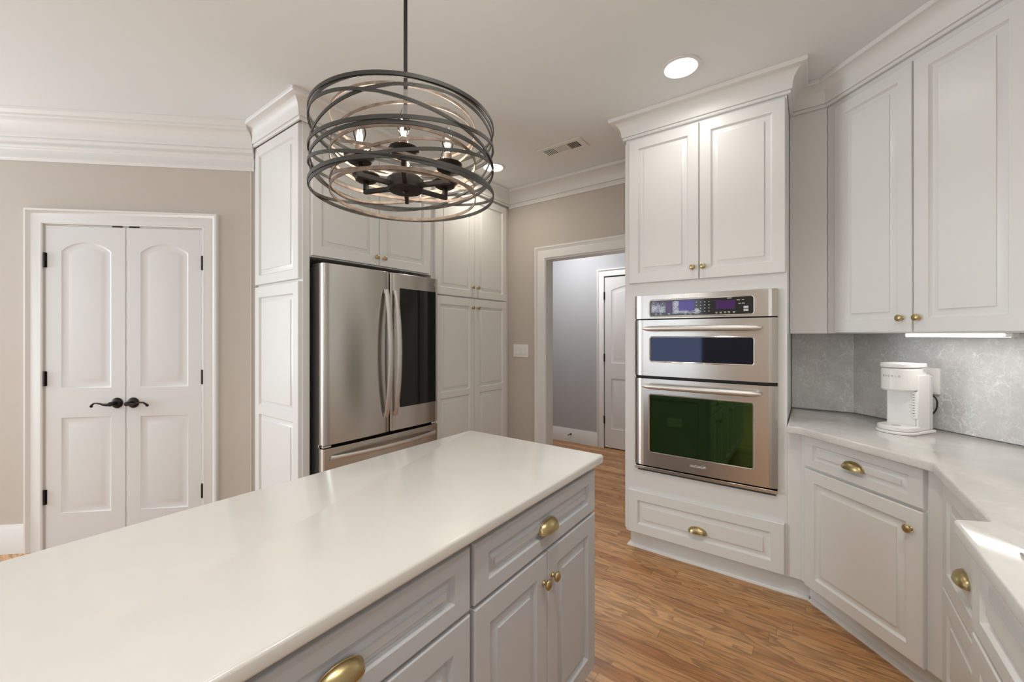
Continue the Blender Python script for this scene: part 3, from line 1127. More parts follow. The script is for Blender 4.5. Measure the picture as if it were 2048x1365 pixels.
# maker's mark at the top right of the right door: a round face emblem and two letters
mb = MB()
for i in range(28):
    if i in (1, 2, 3):
        continue
    a0, a1 = 2 * PI * i / 28, 2 * PI * (i + 1) / 28
    mb.add([(0.0125 * math.cos(a), y, 0.0125 * math.sin(a)) if r else (0.0105 * math.cos(a), y, 0.0105 * math.sin(a)) for y in (0, -0.0008) for a, r in ((a0, 0), (a1, 0), (a1, 1), (a0, 1))],
           [(0, 1, 2, 3), (4, 5, 6, 7), (0, 1, 5, 4), (2, 3, 7, 6)])
mb.box(-0.001, 0.0008, -0.0008, 0, -0.006, 0.006)
mb.box(-0.001, 0.005, -0.0008, 0, -0.006, -0.0042)
mb.box(-0.0062, -0.0038, -0.0008, 0, 0.003, 0.0054)
part('emblem', mb, M['logo'], d2, loc=(0.822, -0.0012, 1.738), smooth=0)
lettering('lettering', 'LG', 0.027, M['logo'], d2, (0.857, -0.0008, 1.738))

# ------------------------------------------------------------------ oven tower (faces -Y)
TY = 2.54
t = thing('oven_tower_cabinet', 'tall white cabinet holding the double wall oven', 'cabinet', (-0.955, TY, 0), 0)


def G(xw):
    return xw + 0.955


mb = MB()
TD = 0.555
mb.box(0.0, G(-0.88), 0, TD, 0.515, 1.606)
mb.box(G(-0.147), G(-0.10), 0, TD, 0.515, 1.606)
mb.box(0.0, G(-0.10), 0, TD, 0.115, 0.515)
mb.box(0.0, G(-0.10), 0, TD, 1.606, CEIL - 0.002)
mb.box(G(-0.88), G(-0.147), 0.50, TD, 0.515, 1.606)
part('body', mb, M['white_paint'], t)
mb = MB().box(G(-0.0995), G(-0.036), 0.0, 0.02, 0.115, 0.868)
part('filler_strip', mb, M['white_paint'], t)
mb = MB().box(G(-0.945), G(0.030), 0.056, 0.075, 0.0, 0.1145)
mb.box(G(-0.945), G(-0.930), 0.075, TD, 0.0, 0.1145)
SHOE = [(0, 0), (0.019, 0), (0.018, 0.007), (0.012, 0.015), (0.004, 0.019), (0, 0.020)]
sweep(mb, [(G(-0.945), TD), (G(-0.945), 0.056), (G(-0.008), 0.056)], SHOE)
part('toe_kick', mb, M['white_paint'], t)
front(t, 'door', G(-0.930), G(-0.521), 1.684, 2.585, M['white_paint'], knob=(G(-0.551), 1.752))
front(t, 'door', G(-0.516), G(-0.106), 1.684, 2.585, M['white_paint'], knob=(G(-0.495), 1.752))
front(t, 'drawer', G(-0.936), G(-0.110), 0.121, 0.386, M['white_paint'], stile=0.06, rail=0.058, cup=(G(-0.527), 0.222))
# applied side panels on the left flank
part('side_panel', panel_slab(0.530, 0.90, 0.016, [(0.06, 0.84, 0)], 0.06, CAB_PROF), M['white_paint'], t, loc=(0.0, TD - 0.005, 1.690), rz=-PI / 2)
part('side_panel', panel_slab(0.530, 1.55, 0.016, [(0.06, 1.49, 0)], 0.06, CAB_PROF), M['white_paint'], t, loc=(0.0, TD - 0.005, 0.121), rz=-PI / 2)

# the double wall oven
ox0, ox1 = -0.888, -0.139
t = thing('wall_oven', 'stainless double wall oven with microwave above, built into the white tower', 'oven', (ox0, TY - 0.001, 0), 0)
W = ox1 - ox0


def O(xw):
    return xw - ox0


mb = MB().box(0.012, W - 0.012, 0.004, 0.46, 0.528, 1.596)
mb.box(0.001, W - 0.001, -0.010, -0.0005, 0.533, 1.601)
part('chassis', mb, M['dark'], t)


def framed(x0, x1, z0, z1, wx0, wx1, wz0, wz1, yf, yb, crown, rad=0.012):
    """Steel fascia with a rounded window opening; its front swells by CROWN in the middle and drops at the two ends."""
    mb = MB()

    def yy(x):
        u = min(x - x0, x1 - x) / 0.055
        u = max(0.0, min(1.0, u))
        return yf + crown * (1 - (1 - (1 - u) ** 2))

    xs = [x0, x0 + 0.004, x0 + 0.012, x0 + 0.025, x0 + 0.040, x0 + 0.055]
    xs = [x for x in xs if x < wx0 - 0.004]
    ys = [x0 + x1 - x for x in reversed(xs)]
    cols = xs + [wx0, wx1] + ys
    for xa, xb in zip(cols, cols[1:]):
        rows = [(z0, wz0), (wz1, z1)] if abs(xa - wx0) < 1e-6 else [(z0, z1)]
        for za, zb in rows:
            mb.add([(xa, yy(xa), za), (xb, yy(xb), za), (xb, yy(xb), zb), (xa, yy(xa), zb)], [(0, 1, 2, 3)])
    # rim
    for (za, zb) in ((z0, z1),):
        top = [(x, yy(x), z1) for x in cols]
        bot = [(x, yy(x), z0) for x in cols]
        bt = [(x, yb, z1) for x in cols]
        bb = [(x, yb, z0) for x in cols]
        mb.rings([top, bt], False, False, False)
        mb.rings([bot, bb], False, False, False)
    mb.add([(x0, yy(x0), z0), (x0, yb, z0), (x0, yb, z1), (x0, yy(x0), z1)], [(0, 1, 2, 3)])
    mb.add([(x1, yy(x1), z0), (x1, yb, z0), (x1, yb, z1), (x1, yy(x1), z1)], [(0, 1, 2, 3)])
    return mb


def round_rect(x0, x1, z0, z1, r, n=5):
    pts = []
    for cx, cz, a0 in ((x1 - r, z1 - r, 0), (x0 + r, z1 - r, PI / 2), (x0 + r, z0 + r, PI), (x1 - r, z0 + r, 1.5 * PI)):
        for i in range(n + 1):
            a = a0 + PI / 2 * i / n
            pts.append((cx + r * math.cos(a), cz + r * math.sin(a)))
    return pts


def window_ring(x0, x1, z0, z1, yf, lip, r=0.012):
    """Polished lip round a window opening."""
    mb = MB()
    rs = []
    for d, y in ((-lip, yf + 0.0005), (-lip * 0.6, yf - 0.0022), (-lip * 0.1, yf - 0.0012), (0.0, yf + 0.006)):
        rs.append([(x, y, zz) for x, zz in round_rect(x0 + d, x1 - d, z0 + d, z1 - d, max(0.003, r - d))])
    mb.rings(rs, False, False)
    return mb


YF = -0.036
wx0, wx1 = O(-0.790), O(-0.247)
cpnl = part('control_panel', framed(0, W, 1.460, 1.602, wx0, wx1, 1.475, 1.568, YF, 0.0, 0.012), M['steel_h'], t, label='steel control panel')
part('bezel', window_ring(wx0, wx1, 1.475, 1.568, YF, 0.008), M['chrome'], cpnl)
glass_mb = MB().box(wx0 - 0.003, wx1 + 0.003, YF + 0.005, YF + 0.007, 1.472, 1.571)
yd = YF + 0.005
U = wx1 - wx0
def disp(name, u0, u1, v0, v1, mat, label=None):
    mb = MB().box(wx0 + U * u0, wx0 + U * u1, yd - 0.0006, yd + 0.0002, 1.475 + 0.093 * v0, 1.475 + 0.093 * v1)
    part(name, mb, mat, cpnl, label=label)
disp('display', 0.01, 0.165, 0.22, 0.93, M['film'], 'display film with painted glare speckle')
disp('display', 0.167, 0.232, 0.25, 0.93, M['purple'], 'purple display')
disp('display', 0.235, 0.46, 0.25, 0.95, M['blue_disp'], 'bright violet display')
disp('display', 0.665, 0.84, 0.33, 0.84, M['purple'], 'purple display')
mb = glass_mb
def mark(u, v, w, h, mi=0):
    mb.box(wx0 + U * u, wx0 + U * (u + w), yd - 0.0007, yd + 0.0002, 1.475 + 0.093 * v, 1.475 + 0.093 * (v + h), mi=mi)
for u in (0.05, 0.10, 0.19, 0.36, 0.41, 0.66, 0.70, 0.74, 0.775, 0.82):
    mark(u, 0.12, 0.022, 0.035, 1)
    mark(u + 0.003, 0.065, 0.016, 0.025, 1)
for r in range(4):
    for c in range(4):
        mark(0.475 + c * 0.04, 0.20 + r * 0.19, 0.010, 0.05, 1)
for u, v, w in ((0.855, 0.80, 0.03), (0.90, 0.80, 0.02), (0.87, 0.60, 0.022), (0.90, 0.60, 0.025), (0.77, 0.93, 0.04)):
    mark(u, v, w, 0.045, 1)
part('display_glass', mb, [M['panel_black'], M['pale_mark']], cpnl, label='black control glass with pale key legends', smooth=0)
mb = MB()
for u, v in ((0.915, 0.16), (0.915, 0.33), (0.462, 0.10), (0.462, 0.27)):
    mb = MB()
    mark(u, v, 0.042, 0.13)
    part('key', mb, M['pale_mark'], cpnl, smooth=0)
# film with painted glare over the middle display
mb = MB().box(wx0 + U * 0.238, wx0 + U * 0.52, yd - 0.0012, yd - 0.0009, 1.475 + 0.093 * 0.13, 1.475 + 0.093 * 0.30)
part('film', mb, M['film'], cpnl)
mb = MB().box(wx0 + U * 0.238, wx0 + U * 0.30, yd - 0.0012, yd - 0.0009, 1.475 + 0.093 * 0.30, 1.475 + 0.093 * 0.93)
part('film', mb, M['film'], cpnl)


def bar_handle(x0, x1, zc, r=0.0160, out=0.050):
    mb = MB()
    n = 22
    pts, rad = [], []
    for i in range(n + 1):
        u = i / n
        x = x0 + (x1 - x0) * u
        bow = 1 - (2 * u - 1) ** 2
        pts.append((x, YF - out + 0.012 - 0.012 * bow, zc))
        e = min(u, 1 - u) * n
        rad.append(r * (0.35 if e < 0.5 else 0.9 if e < 1.5 else 1.0))
    mb.tube(pts, rad, 18)
    for x in (x0 + 0.022, x1 - 0.022):
        mb.lathe([(0.010, 0.0), (0.010, out - 0.012)], '-y', (x, YF + 0.004, zc), 16)
    return mb


mw = part('microwave_door', framed(0, W, 1.112, 1.452, wx0, wx1, 1.203, 1.346, YF, 0.0, 0.014), M['steel_h'], t, label='steel microwave door')
part('bezel', window_ring(wx0, wx1, 1.203, 1.346, YF, 0.008), M['chrome'], mw)
part('window', MB().box(wx0 - 0.003, wx1 + 0.003, YF + 0.005, YF + 0.007, 1.200, 1.349), M['micro_glass'], mw, label='dark blue glass window')
part('handle', bar_handle(O(-0.826), O(-0.206), 1.399), M['satin'], mw, label='steel bar handle')
part('vent_slot', MB().box(0.010, W - 0.010, -0.022, -0.012, 1.098, 1.110), M['dark'], t)
od = part('oven_door', framed(0, W, 0.562, 1.094, O(-0.795), O(-0.250), 0.650, 0.997, YF, 0.0, 0.014), M['steel_h'], t, label='steel oven door')
part('bezel', window_ring(O(-0.795), O(-0.250), 0.650, 0.997, YF, 0.008), M['chrome'], od)
part('window', MB().box(O(-0.798), O(-0.247), YF + 0.005, YF + 0.007, 0.647, 1.000), M['oven_glass'], od, label='green tinted oven glass')
part('handle', bar_handle(O(-0.830), O(-0.208), 1.052), M['satin'], od, label='steel bar handle')
mb = MB().box(O(-0.565), O(-0.478), YF - 0.003, YF, 0.599, 0.613)
part('name_plate', mb, M['chrome'], od, bevel=0.001)
mb = MB().box(O(-0.561), O(-0.482), YF - 0.0035, YF - 0.003, 0.603, 0.609)
part('plate_inset', mb, M['grey_mark'], od)
part('lower_trim', MB().box(0.0, W, -0.030, 0.0, 0.534, 0.552), M['steel_h'], t, bevel=0.002)

# ------------------------------------------------------------------ angled corner run: local x runs towards the camera's right
def Rloc(d, s_left):
    x, y = on_R(d, s_left)
    return (x, y, 0)


SB = 1.846
t = thing('corner_base_cabinet', 'white angled base cabinet with one drawer over one door, under the coffee maker', 'base cabinet', Rloc(1.728, SB), ROT_R)


def S(s):
    return SB - s


mb = MB()
mb.box(S(1.857), S(1.222), 0.0, 0.545, 0.115, 0.868)
part('body', mb, M['white_paint'], t)
front(t, 'drawer', S(1.822), S(1.298), 0.711, 0.862, M['white_paint'], stile=0.050, rail=0.038, prof=DRW_PROF, cup=(S(1.568), 0.772))
front(t, 'door', S(1.822), S(1.298), 0.118, 0.699, M['white_paint'], stile=0.058, rail=0.057, knob=(S(1.340), 0.624))
def s_at(d, yw):
    return (yw - nR.y * d) / uR.y


dk = 1.792
mb = MB().prism([(S(s_at(dk, 2.595)), 0.064), (S(1.18), 0.064), (S(1.18), 0.080), (S(s_at(dk + 0.016, 2.595)), 0.080)], 0.0, 0.1145)
mb.rings([[(S(s_at(dk - o, 2.5765)), 0.064 - o, zz) for o, zz in SHOE], [(S(1.18), 0.064 - o, zz) for o, zz in SHOE]])
part('toe_kick', mb, M['white_paint'], t)

SU = 1.9805
t = thing('corner_wall_cabinet', 'white angled two-door wall cabinet above the coffee maker', 'wall cabinet', Rloc(2.000, SU), ROT_R)


def Q(s):
    return SU - s


mb = MB().box(Q(1.980), Q(0.92), 0.0, 0.270, 1.369, CEIL - 0.002)
part('body', mb, M['white_paint'], t)
front(t, 'door', Q(1.922), Q(1.5495), 1.373, 2.570, M['white_paint'], knob=(Q(1.589), 1.437))
front(t, 'door', Q(1.5435), Q(1.171), 1.373, 2.570, M['white_paint'], knob=(Q(1.520), 1.437))
t = thing('under_cabinet_light', 'slim lit light bar under the angled wall cabinet', 'under-cabinet light', Rloc(2.075, 1.640), ROT_R)
mb = MB().box(0.0, 0.372, -0.016, 0.016, 1.353, 1.3685)
part('housing', mb, M['trim'], t, bevel=0.002)
mb = MB().box(0.006, 0.350, -0.0175, 0.013, 1.3515, 1.3655)
part('diffuser', mb, M['led'], t, label='lit white diffuser')
lx, ly = on_R(2.08, 1.46)
area_light('under_cabinet_lamp', (lx, ly, 1.349), (0, 0, ROT_R), 0.34, 0.65, (1.0, 0.97, 0.93), 0.03)

t = thing('wall_filler_cabinet', 'narrow plain white wall panel between oven tower and angled wall cabinet', 'cabinet panel', (-0.0975, 2.810, 0))
part('body', MB().box(0.0, 0.1690, 0.0, 0.27, 1.369, CEIL - 0.002), M['white_paint'], t)

# ------------------------------------------------------------------ right-hand run along the aisle (faces -X)
t = thing('deep_drawer_cabinet', 'white base cabinet with two deep drawers, set back beside the cooktop cabinet', 'base cabinet', (0.392, 2.082, 0), -PI / 2)
mb = MB()
mb.box(0.012, 0.620, 0.0, 0.60, 0.115, 0.868)
mb.box(0.012, 0.620, 0.07, 0.60, 0.0, 0.115)
part('body', mb, M['white_paint'], t)
front(t, 'drawer', 0.030, 0.605, 0.486, 0.862, M['white_paint'], stile=0.058, rail=0.058, cup=(0.290, 0.615))
front(t, 'drawer', 0.030, 0.605, 0.121, 0.476, M['white_paint'], stile=0.058, rail=0.058)
t = thing('cooktop_cabinet', 'white drawer cabinet stepping out into the aisle under the cooktop', 'base cabinet', (0.330, 1.445, 0), -PI / 2)
mb = MB()
mb.box(0.0, 0.98, 0.0, 0.66, 0.115, 0.868)
mb.box(0.0, 0.98, 0.07, 0.66, 0.0, 0.115)
part('body', mb, M['white_paint'], t)
front(t, 'drawer', 0.006, 0.970, 0.662, 0.862, M['white_paint'], stile=0.058, rail=0.042)
front(t, 'drawer', 0.006, 0.970, 0.395, 0.650, M['white_paint'], stile=0.058, rail=0.058)
front(t, 'drawer', 0.006, 0.970, 0.121, 0.384, M['white_paint'], stile=0.058, rail=0.058)

# countertop
def fillet(pts, radii, n=6):
    out = []
    N_ = len(pts)
    for i, (p, r) in enumerate(zip(pts, radii)):
        p = Vector(p)
        if r <= 0:
            out.append(tuple(p))
            continue
        a = (Vector(pts[i - 1]) - p).normalized()
        b = (Vector(pts[(i + 1) % N_]) - p).normalized()
        ang = a.angle(b)
        tl = r / math.tan(ang / 2)
        c = p + (a + b).normalized() * (r / math.sin(ang / 2))
        s, e = p + a * tl - c, p + b * tl - c
        a0, a1 = math.atan2(s.y, s.x), math.atan2(e.y, e.x)
        da = (a1 - a0 + PI) % (2 * PI) - PI
        for k in range(n + 1):
            x = a0 + da * k / n
            out.append((c.x + r * math.cos(x), c.y + r * math.sin(x)))
    return out


def rounded_slab(poly, z0, z1, r, n=4):
    """Slab whose edge is rounded top and bottom by offsetting the outline inwards."""
    mb = MB()
    m_ = len(poly)
    area = sum(poly[i][0] * poly[(i + 1) % m_][1] - poly[(i + 1) % m_][0] * poly[i][1] for i in range(m_))
    sgn = 1 if area > 0 else -1

    def inset(d):
        res = []
        for i in range(m_):
            p, a, b = Vector(poly[i]), Vector(poly[i - 1]), Vector(poly[(i + 1) % m_])
            d0, d1 = (p - a).normalized(), (b - p).normalized()
            n0, n1 = Vector((-d0.y, d0.x)) * sgn, Vector((-d1.y, d1.x)) * sgn
            mm = (n0 + n1) / max(0.2, 1 + n0.dot(n1))
            res.append(p + mm * d)
        return res

    rs = []
    for k in range(n + 1):
        a = PI / 2 * k / n
        rs.append([(p.x, p.y, z0 + r * (1 - math.sin(a))) for p in inset(r * (1 - math.cos(a)))][:])
    rs = []
    for k in range(n + 1):                       # bottom edge: from inset to full
        a = PI / 2 * k / n
        rs.append([(p.x, p.y, z0 + r * (1 - math.cos(a))) for p in inset(r * (1 - math.sin(a)))])
    for k in range(n + 1):
        a = PI / 2 * k / n
        rs.append([(p.x, p.y, z1 - r * (1 - math.sin(a))) for p in inset(r * (1 - math.cos(a)))])
    return mb.rings(rs)


rp = on_R(DR - 0.014, 0)
def r_wall_y(x, d=DR - 0.014):
    return (d - nR.x * x) / nR.y
def r_wall_x(y, d=DR - 0.014):
    return (d - nR.y * y) / nR.x
poly = [(-0.096, 3.074), (-0.096, 2.432), (-0.046, 2.434), (0.345, 2.045), (0.351, 1.480), (0.281, 1.446), (0.283, 0.30), (1.025, 0.30), (1.025, r_wall_y(1.025)), (r_wall_x(3.074), 3.074)]
rad = [0, 0, 0.02, 0.03, 0.022, 0.015, 0, 0, 0, 0]
mb = rounded_slab(fillet(poly, rad), 0.873, 0.910, 0.007)
o = part('countertop', mb, M['counter'], smooth=40)
tag(o, 'white veined quartz countertop running round the angled corner', 'countertop')

# backsplash slabs
mb = MB().box(-0.0965, r_wall_x(3.088, DR) - 0.0056, 3.076, 3.098, 0.911, 1.3675)
o = part('backsplash', mb, M['splash'])
tag(o, 'short grey veined backsplash slab between oven tower and corner', 'backsplash')
a, b = on_R(DR - 0.012, 2.083), on_R(DR - 0.012, 0.95)
c, e = on_R(DR + 0.010, 0.95), on_R(DR + 0.010, 2.083)
mb = MB().prism([a, b, c, e], 0.911, 1.3675)
o = part('backsplash', mb, M['splash'])
tag(o, 'wide grey veined backsplash slab behind the coffee maker', 'backsplash')

# outlet on the backsplash
t = thing('wall_outlet', 'white outlet plate on the backsplash behind the coffee maker', 'outlet', (*on_R(DR - 0.0125, 1.690), 1.139), ROT_R)
mb = MB()
mb.rings([[(x, 0, zz) for x, zz in round_rect(-0.037, 0.037, -0.0625, 0.0625, 0.003)], [(x, -0.007, zz) for x, zz in round_rect(-0.037, 0.037, -0.0625, 0.0625, 0.003)], [(x, -0.010, zz) for x, zz in round_rect(-0.030, 0.030, -0.0555, 0.0555, 0.003)]])
part('plate', mb, M['plate'], t)
mb = MB()
for zz in (-0.021, 0.021):
    mb.rings([[(x, -0.010, z_) for x, z_ in round_rect(-0.0165, 0.0165, zz - 0.014, zz + 0.014, 0.008)], [(x, -0.0115, z_) for x, z_ in round_rect(-0.0165, 0.0165, zz - 0.014, zz + 0.014, 0.008)]])
part('socket', mb, M['plastic'], t)
mb = MB().box(-0.013, 0.013, -0.034, -0.012, -0.033, -0.010)
part('plug', mb, M['cord'], t, bevel=0.003)

# cooktop corner
t = thing('cooktop', 'silver-edged cooktop corner set in the counter at the right edge', 'cooktop', (0.343, 0.55, 0.9105))
part('frame', MB().box(0.0, 0.53, 0.0, 0.735, 0.0, 0.007), M['satin'], t, bevel=0.002)
part('glass', MB().box(0.014, 0.516, 0.014, 0.721, 0.0071, 0.0085), M['black_glass'], t)

# ------------------------------------------------------------------ coffee maker
KR = math.radians(-33)
t = thing('coffee_maker', 'white single-serve coffee maker on the angled counter', 'coffee maker', (0.345, 2.617, 0.9105), KR)


def drop(w2, yfr, ybk, r, n=10):
    """Plan outline: rounded front, square back."""
    pts = [(w2, ybk), (-w2, ybk)]
    for i in range(n + 1):
        a = PI + PI * i / n
        pts.append((w2 * math.cos(a), yfr + w2 * 0 + r + r * math.sin(a)))
    return pts


mb = MB()
mb.prism(drop(0.072, -0.112, 0.112, 0.055), 0.0, 0.012)
part('base', mb, M['plastic'], t, bevel=0.003)
mb = MB()
mb.prism(drop(0.067, -0.105, 0.0, 0.050), 0.0125, 0.034)
part('drip_tray', mb, M['plastic'], t, bevel=0.004)
part('drain_mark', MB().lathe([(0.017, 0.0341), (0.017, 0.0347)], 'z', (0.004, -0.06, 0), 24), M['grey_mark'], t)
mb = MB().box(-0.060, 0.054, -0.006, 0.078, 0.0125, 0.280)
part('body', mb, M['plastic'], t, bevel=0.006)
mb = MB().box(0.0542, 0.0640, -0.012, 0.078, 0.0125, 0.268)
part('side_housing', mb, M['plastic'], t, bevel=0.003)
mb = MB().box(-0.058, 0.0630, 0.0795, 0.106, 0.0125, 0.262)
part('water_tank', mb, M['tank'], t, bevel=0.004, label='clear grey water tank')
mb = MB().box(0.043, 0.0638, -0.0185, -0.0125, 0.070, 0.190)
gz = part('gauge', mb, M['plate'], t, bevel=0.002)
mb = MB()
for k in range(9):
    mb.box(0.046, 0.053, -0.0191, -0.0184, 0.080 + k * 0.012, 0.083 + k * 0.012)
part('gauge_marks', mb, M['dark_mark'], gz)
mb = MB()
mb.prism(drop(0.060, -0.095, 0.040, 0.060), 0.194, 0.2985)
hd = part('brew_head', mb, M['plastic'], t, bevel=0.008)
mb = MB()
mb.prism(drop(0.063, -0.098, 0.060, 0.063), 0.300, 0.320)
part('lid', mb, M['plastic'], t, bevel=0.004)
# maker's name wrapped round the head
name = 'KEURIG'
for i, ch in enumerate(name):
    a = math.radians(-118 + 11.5 * i)
    cx, cy = 0.0, -0.095 + 0.060
    o = lettering('letter', ch, 0.0125, M['grey_mark'], hd, (cx + 0.0603 * math.cos(a), cy + 0.0603 * math.sin(a), 0.262), a + PI / 2)

# cord from the outlet
pl = Vector((*on_R(DR - 0.045, 1.690), 1.115))
pts = [pl, Vector((*on_R(DR - 0.055, 1.675), 1.095)), Vector((*on_R(DR - 0.055, 1.638), 1.055)), Vector((*on_R(DR - 0.050, 1.648), 1.000)), Vector((*on_R(DR - 0.050, 1.700), 0.945)), Vector((*on_R(DR - 0.05, 1.76), 0.9155))]


def spline(pts, n=8):
    out = []
    P = [pts[0]] + list(pts) + [pts[-1]]
    for i in range(1, len(P) - 2):
        for k in range(n):
            u = k / n
            a, b, c, d = P[i - 1], P[i], P[i + 1], P[i + 2]
            out.append(0.5 * ((2 * b) + (c - a) * u + (2 * a - 5 * b + 4 * c - d) * u * u + (3 * b - a - 3 * c + d) * u ** 3))
    out.append(P[-2])
    return out


o = part('power_cord', MB().tube(spline(pts), 0.0035, 8), M['cord'])
tag(o, 'black power cord hanging from the outlet behind the coffee maker', 'cord')

# ------------------------------------------------------------------ island (front faces +X): local x along +Y
IX = -0.672
t = thing('island_countertop', 'cream white quartz island countertop in the foreground', 'countertop', (0, 0, 0))
poly = [(-1.303, -0.62), (-0.628, -0.62), (-0.628, 1.443), (-1.303, 1.443)]
mb = rounded_slab(fillet(poly, [0.01, 0.01, 0.012, 0.012]), 0.880, 0.910, 0.007)
part('slab', mb, M['island_top'], t, smooth=40)


def island_unit(name, label, y0, y1, extra):
    w = y1 - y0
    t = thing(name, label, 'base cabinet', (IX, y0, 0), ROT_F)
    mb = MB()
    mb.box(0.0015, w - 0.0015, 0.0, 0.58, 0.10, 0.879)
    mb.box(0.0015, w - 0.0015, 0.07, 0.52, 0.0, 0.10)
    part('body', mb, M['island_grey'], t)
    g = 0.004
    front(t, 'drawer', g + extra[0], w - g - extra[1], 0.706, 0.856, M['island_grey'], stile=0.052, rail=0.040, prof=DRW_PROF, cup=(w / 2, 0.764))
    m_ = w / 2
    front(t, 'door', g + extra[0], m_ - 0.0015, 0.122, 0.696, M['island_grey'], knob=(m_ - 0.026, 0.612))
    front(t, 'door', m_ + 0.0015, w - g - extra[1], 0.122, 0.696, M['island_grey'], knob=(m_ + 0.026, 0.612))
    return t


u = island_unit('island_cabinet', 'grey island cabinet at the far end, with one drawer over two doors', 0.7305, 1.418, (0.003, 0.0))
# outlet end panel that the oven glass mirrors
part('end_panel', panel_slab(0.560, 0.755, 0.012, [(0.06, 0.695, 0)], 0.06, CAB_PROF), M['island_grey'], u, loc=(1.418 - 0.7305 - 0.0013, 0.010, 0.112), rz=PI / 2)
island_unit('island_cabinet', 'grey island cabinet nearest the camera, with a brass cup pull at the bottom edge', 0.0405, 0.7295, (0.0, 0.003))
island_unit('island_cabinet', 'grey island cabinet at the near end of the island, left of the other two', -0.60, 0.0395, (0.0, 0.0))
t = thing('island_outlet', 'white outlet plate on the far end of the grey island', 'outlet', (-0.93, 1.431, 0.62), PI)
part('plate', MB().box(-0.06, 0.06, -0.006, 0.0, -0.036, 0.036), M['plate'], t, bevel=0.002)
mb = MB()
for x in (-0.022, 0.022):
    mb.box(x - 0.014, x + 0.014, -0.008, -0.006, -0.016, 0.016)
part('socket', mb, M['plastic'], t, bevel=0.003)

# ------------------------------------------------------------------ pendant
PX, PY = -0.971, 0.789
base = math.radians(-39.09)
t = thing('pendant_light', 'dark drum pendant of woven metal bands with candle bulbs over the island', 'pendant light', (PX, PY, 0), base)


def band(r, z0, amp, phi, hgt, th=0.0026, n=112):
    mb = MB()
    rs = []
    for i in range(n + 1):
        a = 2 * PI * i / n
        zc = z0 + amp * math.cos(a - math.radians(phi))
        c, s = math.cos(a), math.sin(a)
        rs.append([((r - th) * c, (r - th) * s, zc - hgt / 2), (r * c, r * s, zc - hgt / 2), (r * c, r * s, zc + hgt / 2), ((r - th) * c, (r - th) * s, zc + hgt / 2)])
    return mb.rings(rs, False, False)


part('rod', MB().box(-0.0055, 0.0055, -0.0055, 0.0055, 1.825, CEIL - 0.02), M['black_metal'], t)
part('ceiling_canopy', MB().lathe([(0.062, CEIL - 0.001), (0.062, CEIL - 0.016), (0.055, CEIL - 0.022), (0.012, CEIL - 0.026)], 'z', n=40), M['black_metal'], t)
R1, R2 = 0.262, 0.208
for r_, z0, am, ph, hg in ((R1, 1.974, 0.0, 0, 0.012), (R1 - 0.003, 1.952, 0.020, -4, 0.010), (R1, 1.902, 0.053, -73, 0.011), (R1 - 0.003, 1.880, 0.078, 22, 0.011), (R1, 1.898, 0.032, 137, 0.013),
                           (R1 - 0.003, 1.838, 0.026, 18, 0.013), (R1, 1.812, 0.044, -144, 0.011), (R1 - 0.003, 1.818, 0.052, 112, 0.011), (R1, 1.776, 0.003, 20, 0.013)):
    part('ring', band(r_, z0, am, ph, hg * 0.80), M['ring_black'], t, label='dark metal band')
for r_, z0, am, ph, hg in ((R2, 1.975, 0.008, -20, 0.010), (R2 - 0.003, 1.925, 0.030, 60, 0.009), (R2, 1.868, 0.012, 10, 0.011), (R2 - 0.003, 1.858, 0.060, -140, 0.009), (R2, 1.835, 0.046, 75, 0.009), (R2 - 0.003, 1.800, 0.032, 190, 0.010), (R2, 1.768, 0.006, 0, 0.011)):
    part('ring', band(r_, z0, am, ph, hg * 0.82), M['rustic'], t, label='rustic bronze band')
mb = MB().box(R2 - 0.008, R2 - 0.005, -0.0045, 0.0045, 1.87, 1.972)
part('strap', mb, M['strap'], t, label='bright metal strap')
part('hub', MB().lathe([(0.0, 1.786), (0.047, 1.787), (0.052, 1.791), (0.053, 1.821), (0.049, 1.826), (0.0, 1.827)], 'z', n=40), M['black_metal'], t)
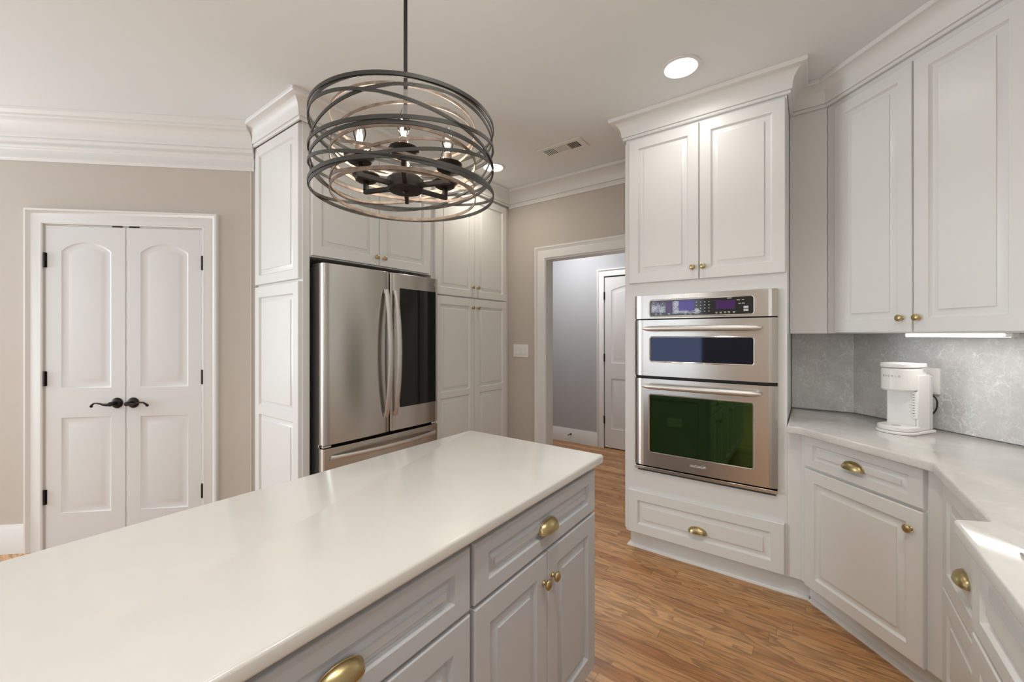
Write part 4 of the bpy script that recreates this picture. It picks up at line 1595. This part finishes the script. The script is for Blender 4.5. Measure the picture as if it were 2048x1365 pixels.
part('finial', MB().lathe([(0.0, 1.779), (0.006, 1.781), (0.008, 1.785), (0.006, 1.7895)], 'z', n=18), M['black_metal'], t)
bprof = [(0.010, 0.0), (0.0105, 0.006), (0.0125, 0.014), (0.0158, 0.026), (0.0170, 0.036), (0.0160, 0.048), (0.0125, 0.062), (0.0075, 0.076), (0.0035, 0.088), (0.0012, 0.094), (0.0, 0.095)]
ARM_R = 0.138
for k in range(6):
    ang = math.radians(-2 + 60 * k)
    mb = MB()
    mb.box(0.045, ARM_R + 0.006, -0.006, 0.006, 1.794, 1.806)
    mb.box(ARM_R - 0.006, ARM_R + 0.006, -0.006, 0.006, 1.806, 1.832)
    arm = part('arm', mb, M['black_metal'], t, rz=ang)
    part('cup', MB().lathe([(0.008, 1.828), (0.022, 1.829), (0.031, 1.834), (0.034, 1.842), (0.0405, 1.848), (0.041, 1.851), (0.0385, 1.851), (0.031, 1.845), (0.010, 1.842)], 'z', (ARM_R, 0, 0), 32), M['black_metal'], arm)
    part('candle_sleeve', MB().lathe([(0.0115, 1.8425), (0.0115, 1.880), (0.010, 1.882)], 'z', (ARM_R, 0, 0), 24), M['rustic'], arm)
    mb = MB().lathe([(r, 1.883 + h_ * 0.86) for r, h_ in bprof], 'z', (ARM_R, 0, 0), 24)
    for q in range(4):
        a = PI / 2 * q + 0.4
        mb.tube([(ARM_R + 0.005 * math.cos(a), 0.005 * math.sin(a), 1.899), (ARM_R + 0.005 * math.cos(a), 0.005 * math.sin(a), 1.930)], 0.0014, 6, mi=1)
    part('bulb', mb, [M['glass'], M['filament']], arm, label='lit clear candle bulb')
for k in range(6):
    ang = math.radians(-2 + 60 * k) + base
    d = bpy.data.lights.new('bulb_lamp', 'POINT')
    d.energy = 0.8
    d.color = (1.0, 0.92, 0.82)
    d.shadow_soft_size = 0.012
    o = bpy.data.objects.new('bulb_lamp', d)
    o.location = (PX + ARM_R * math.cos(ang), PY + ARM_R * math.sin(ang), 1.916)
    COL.objects.link(o)
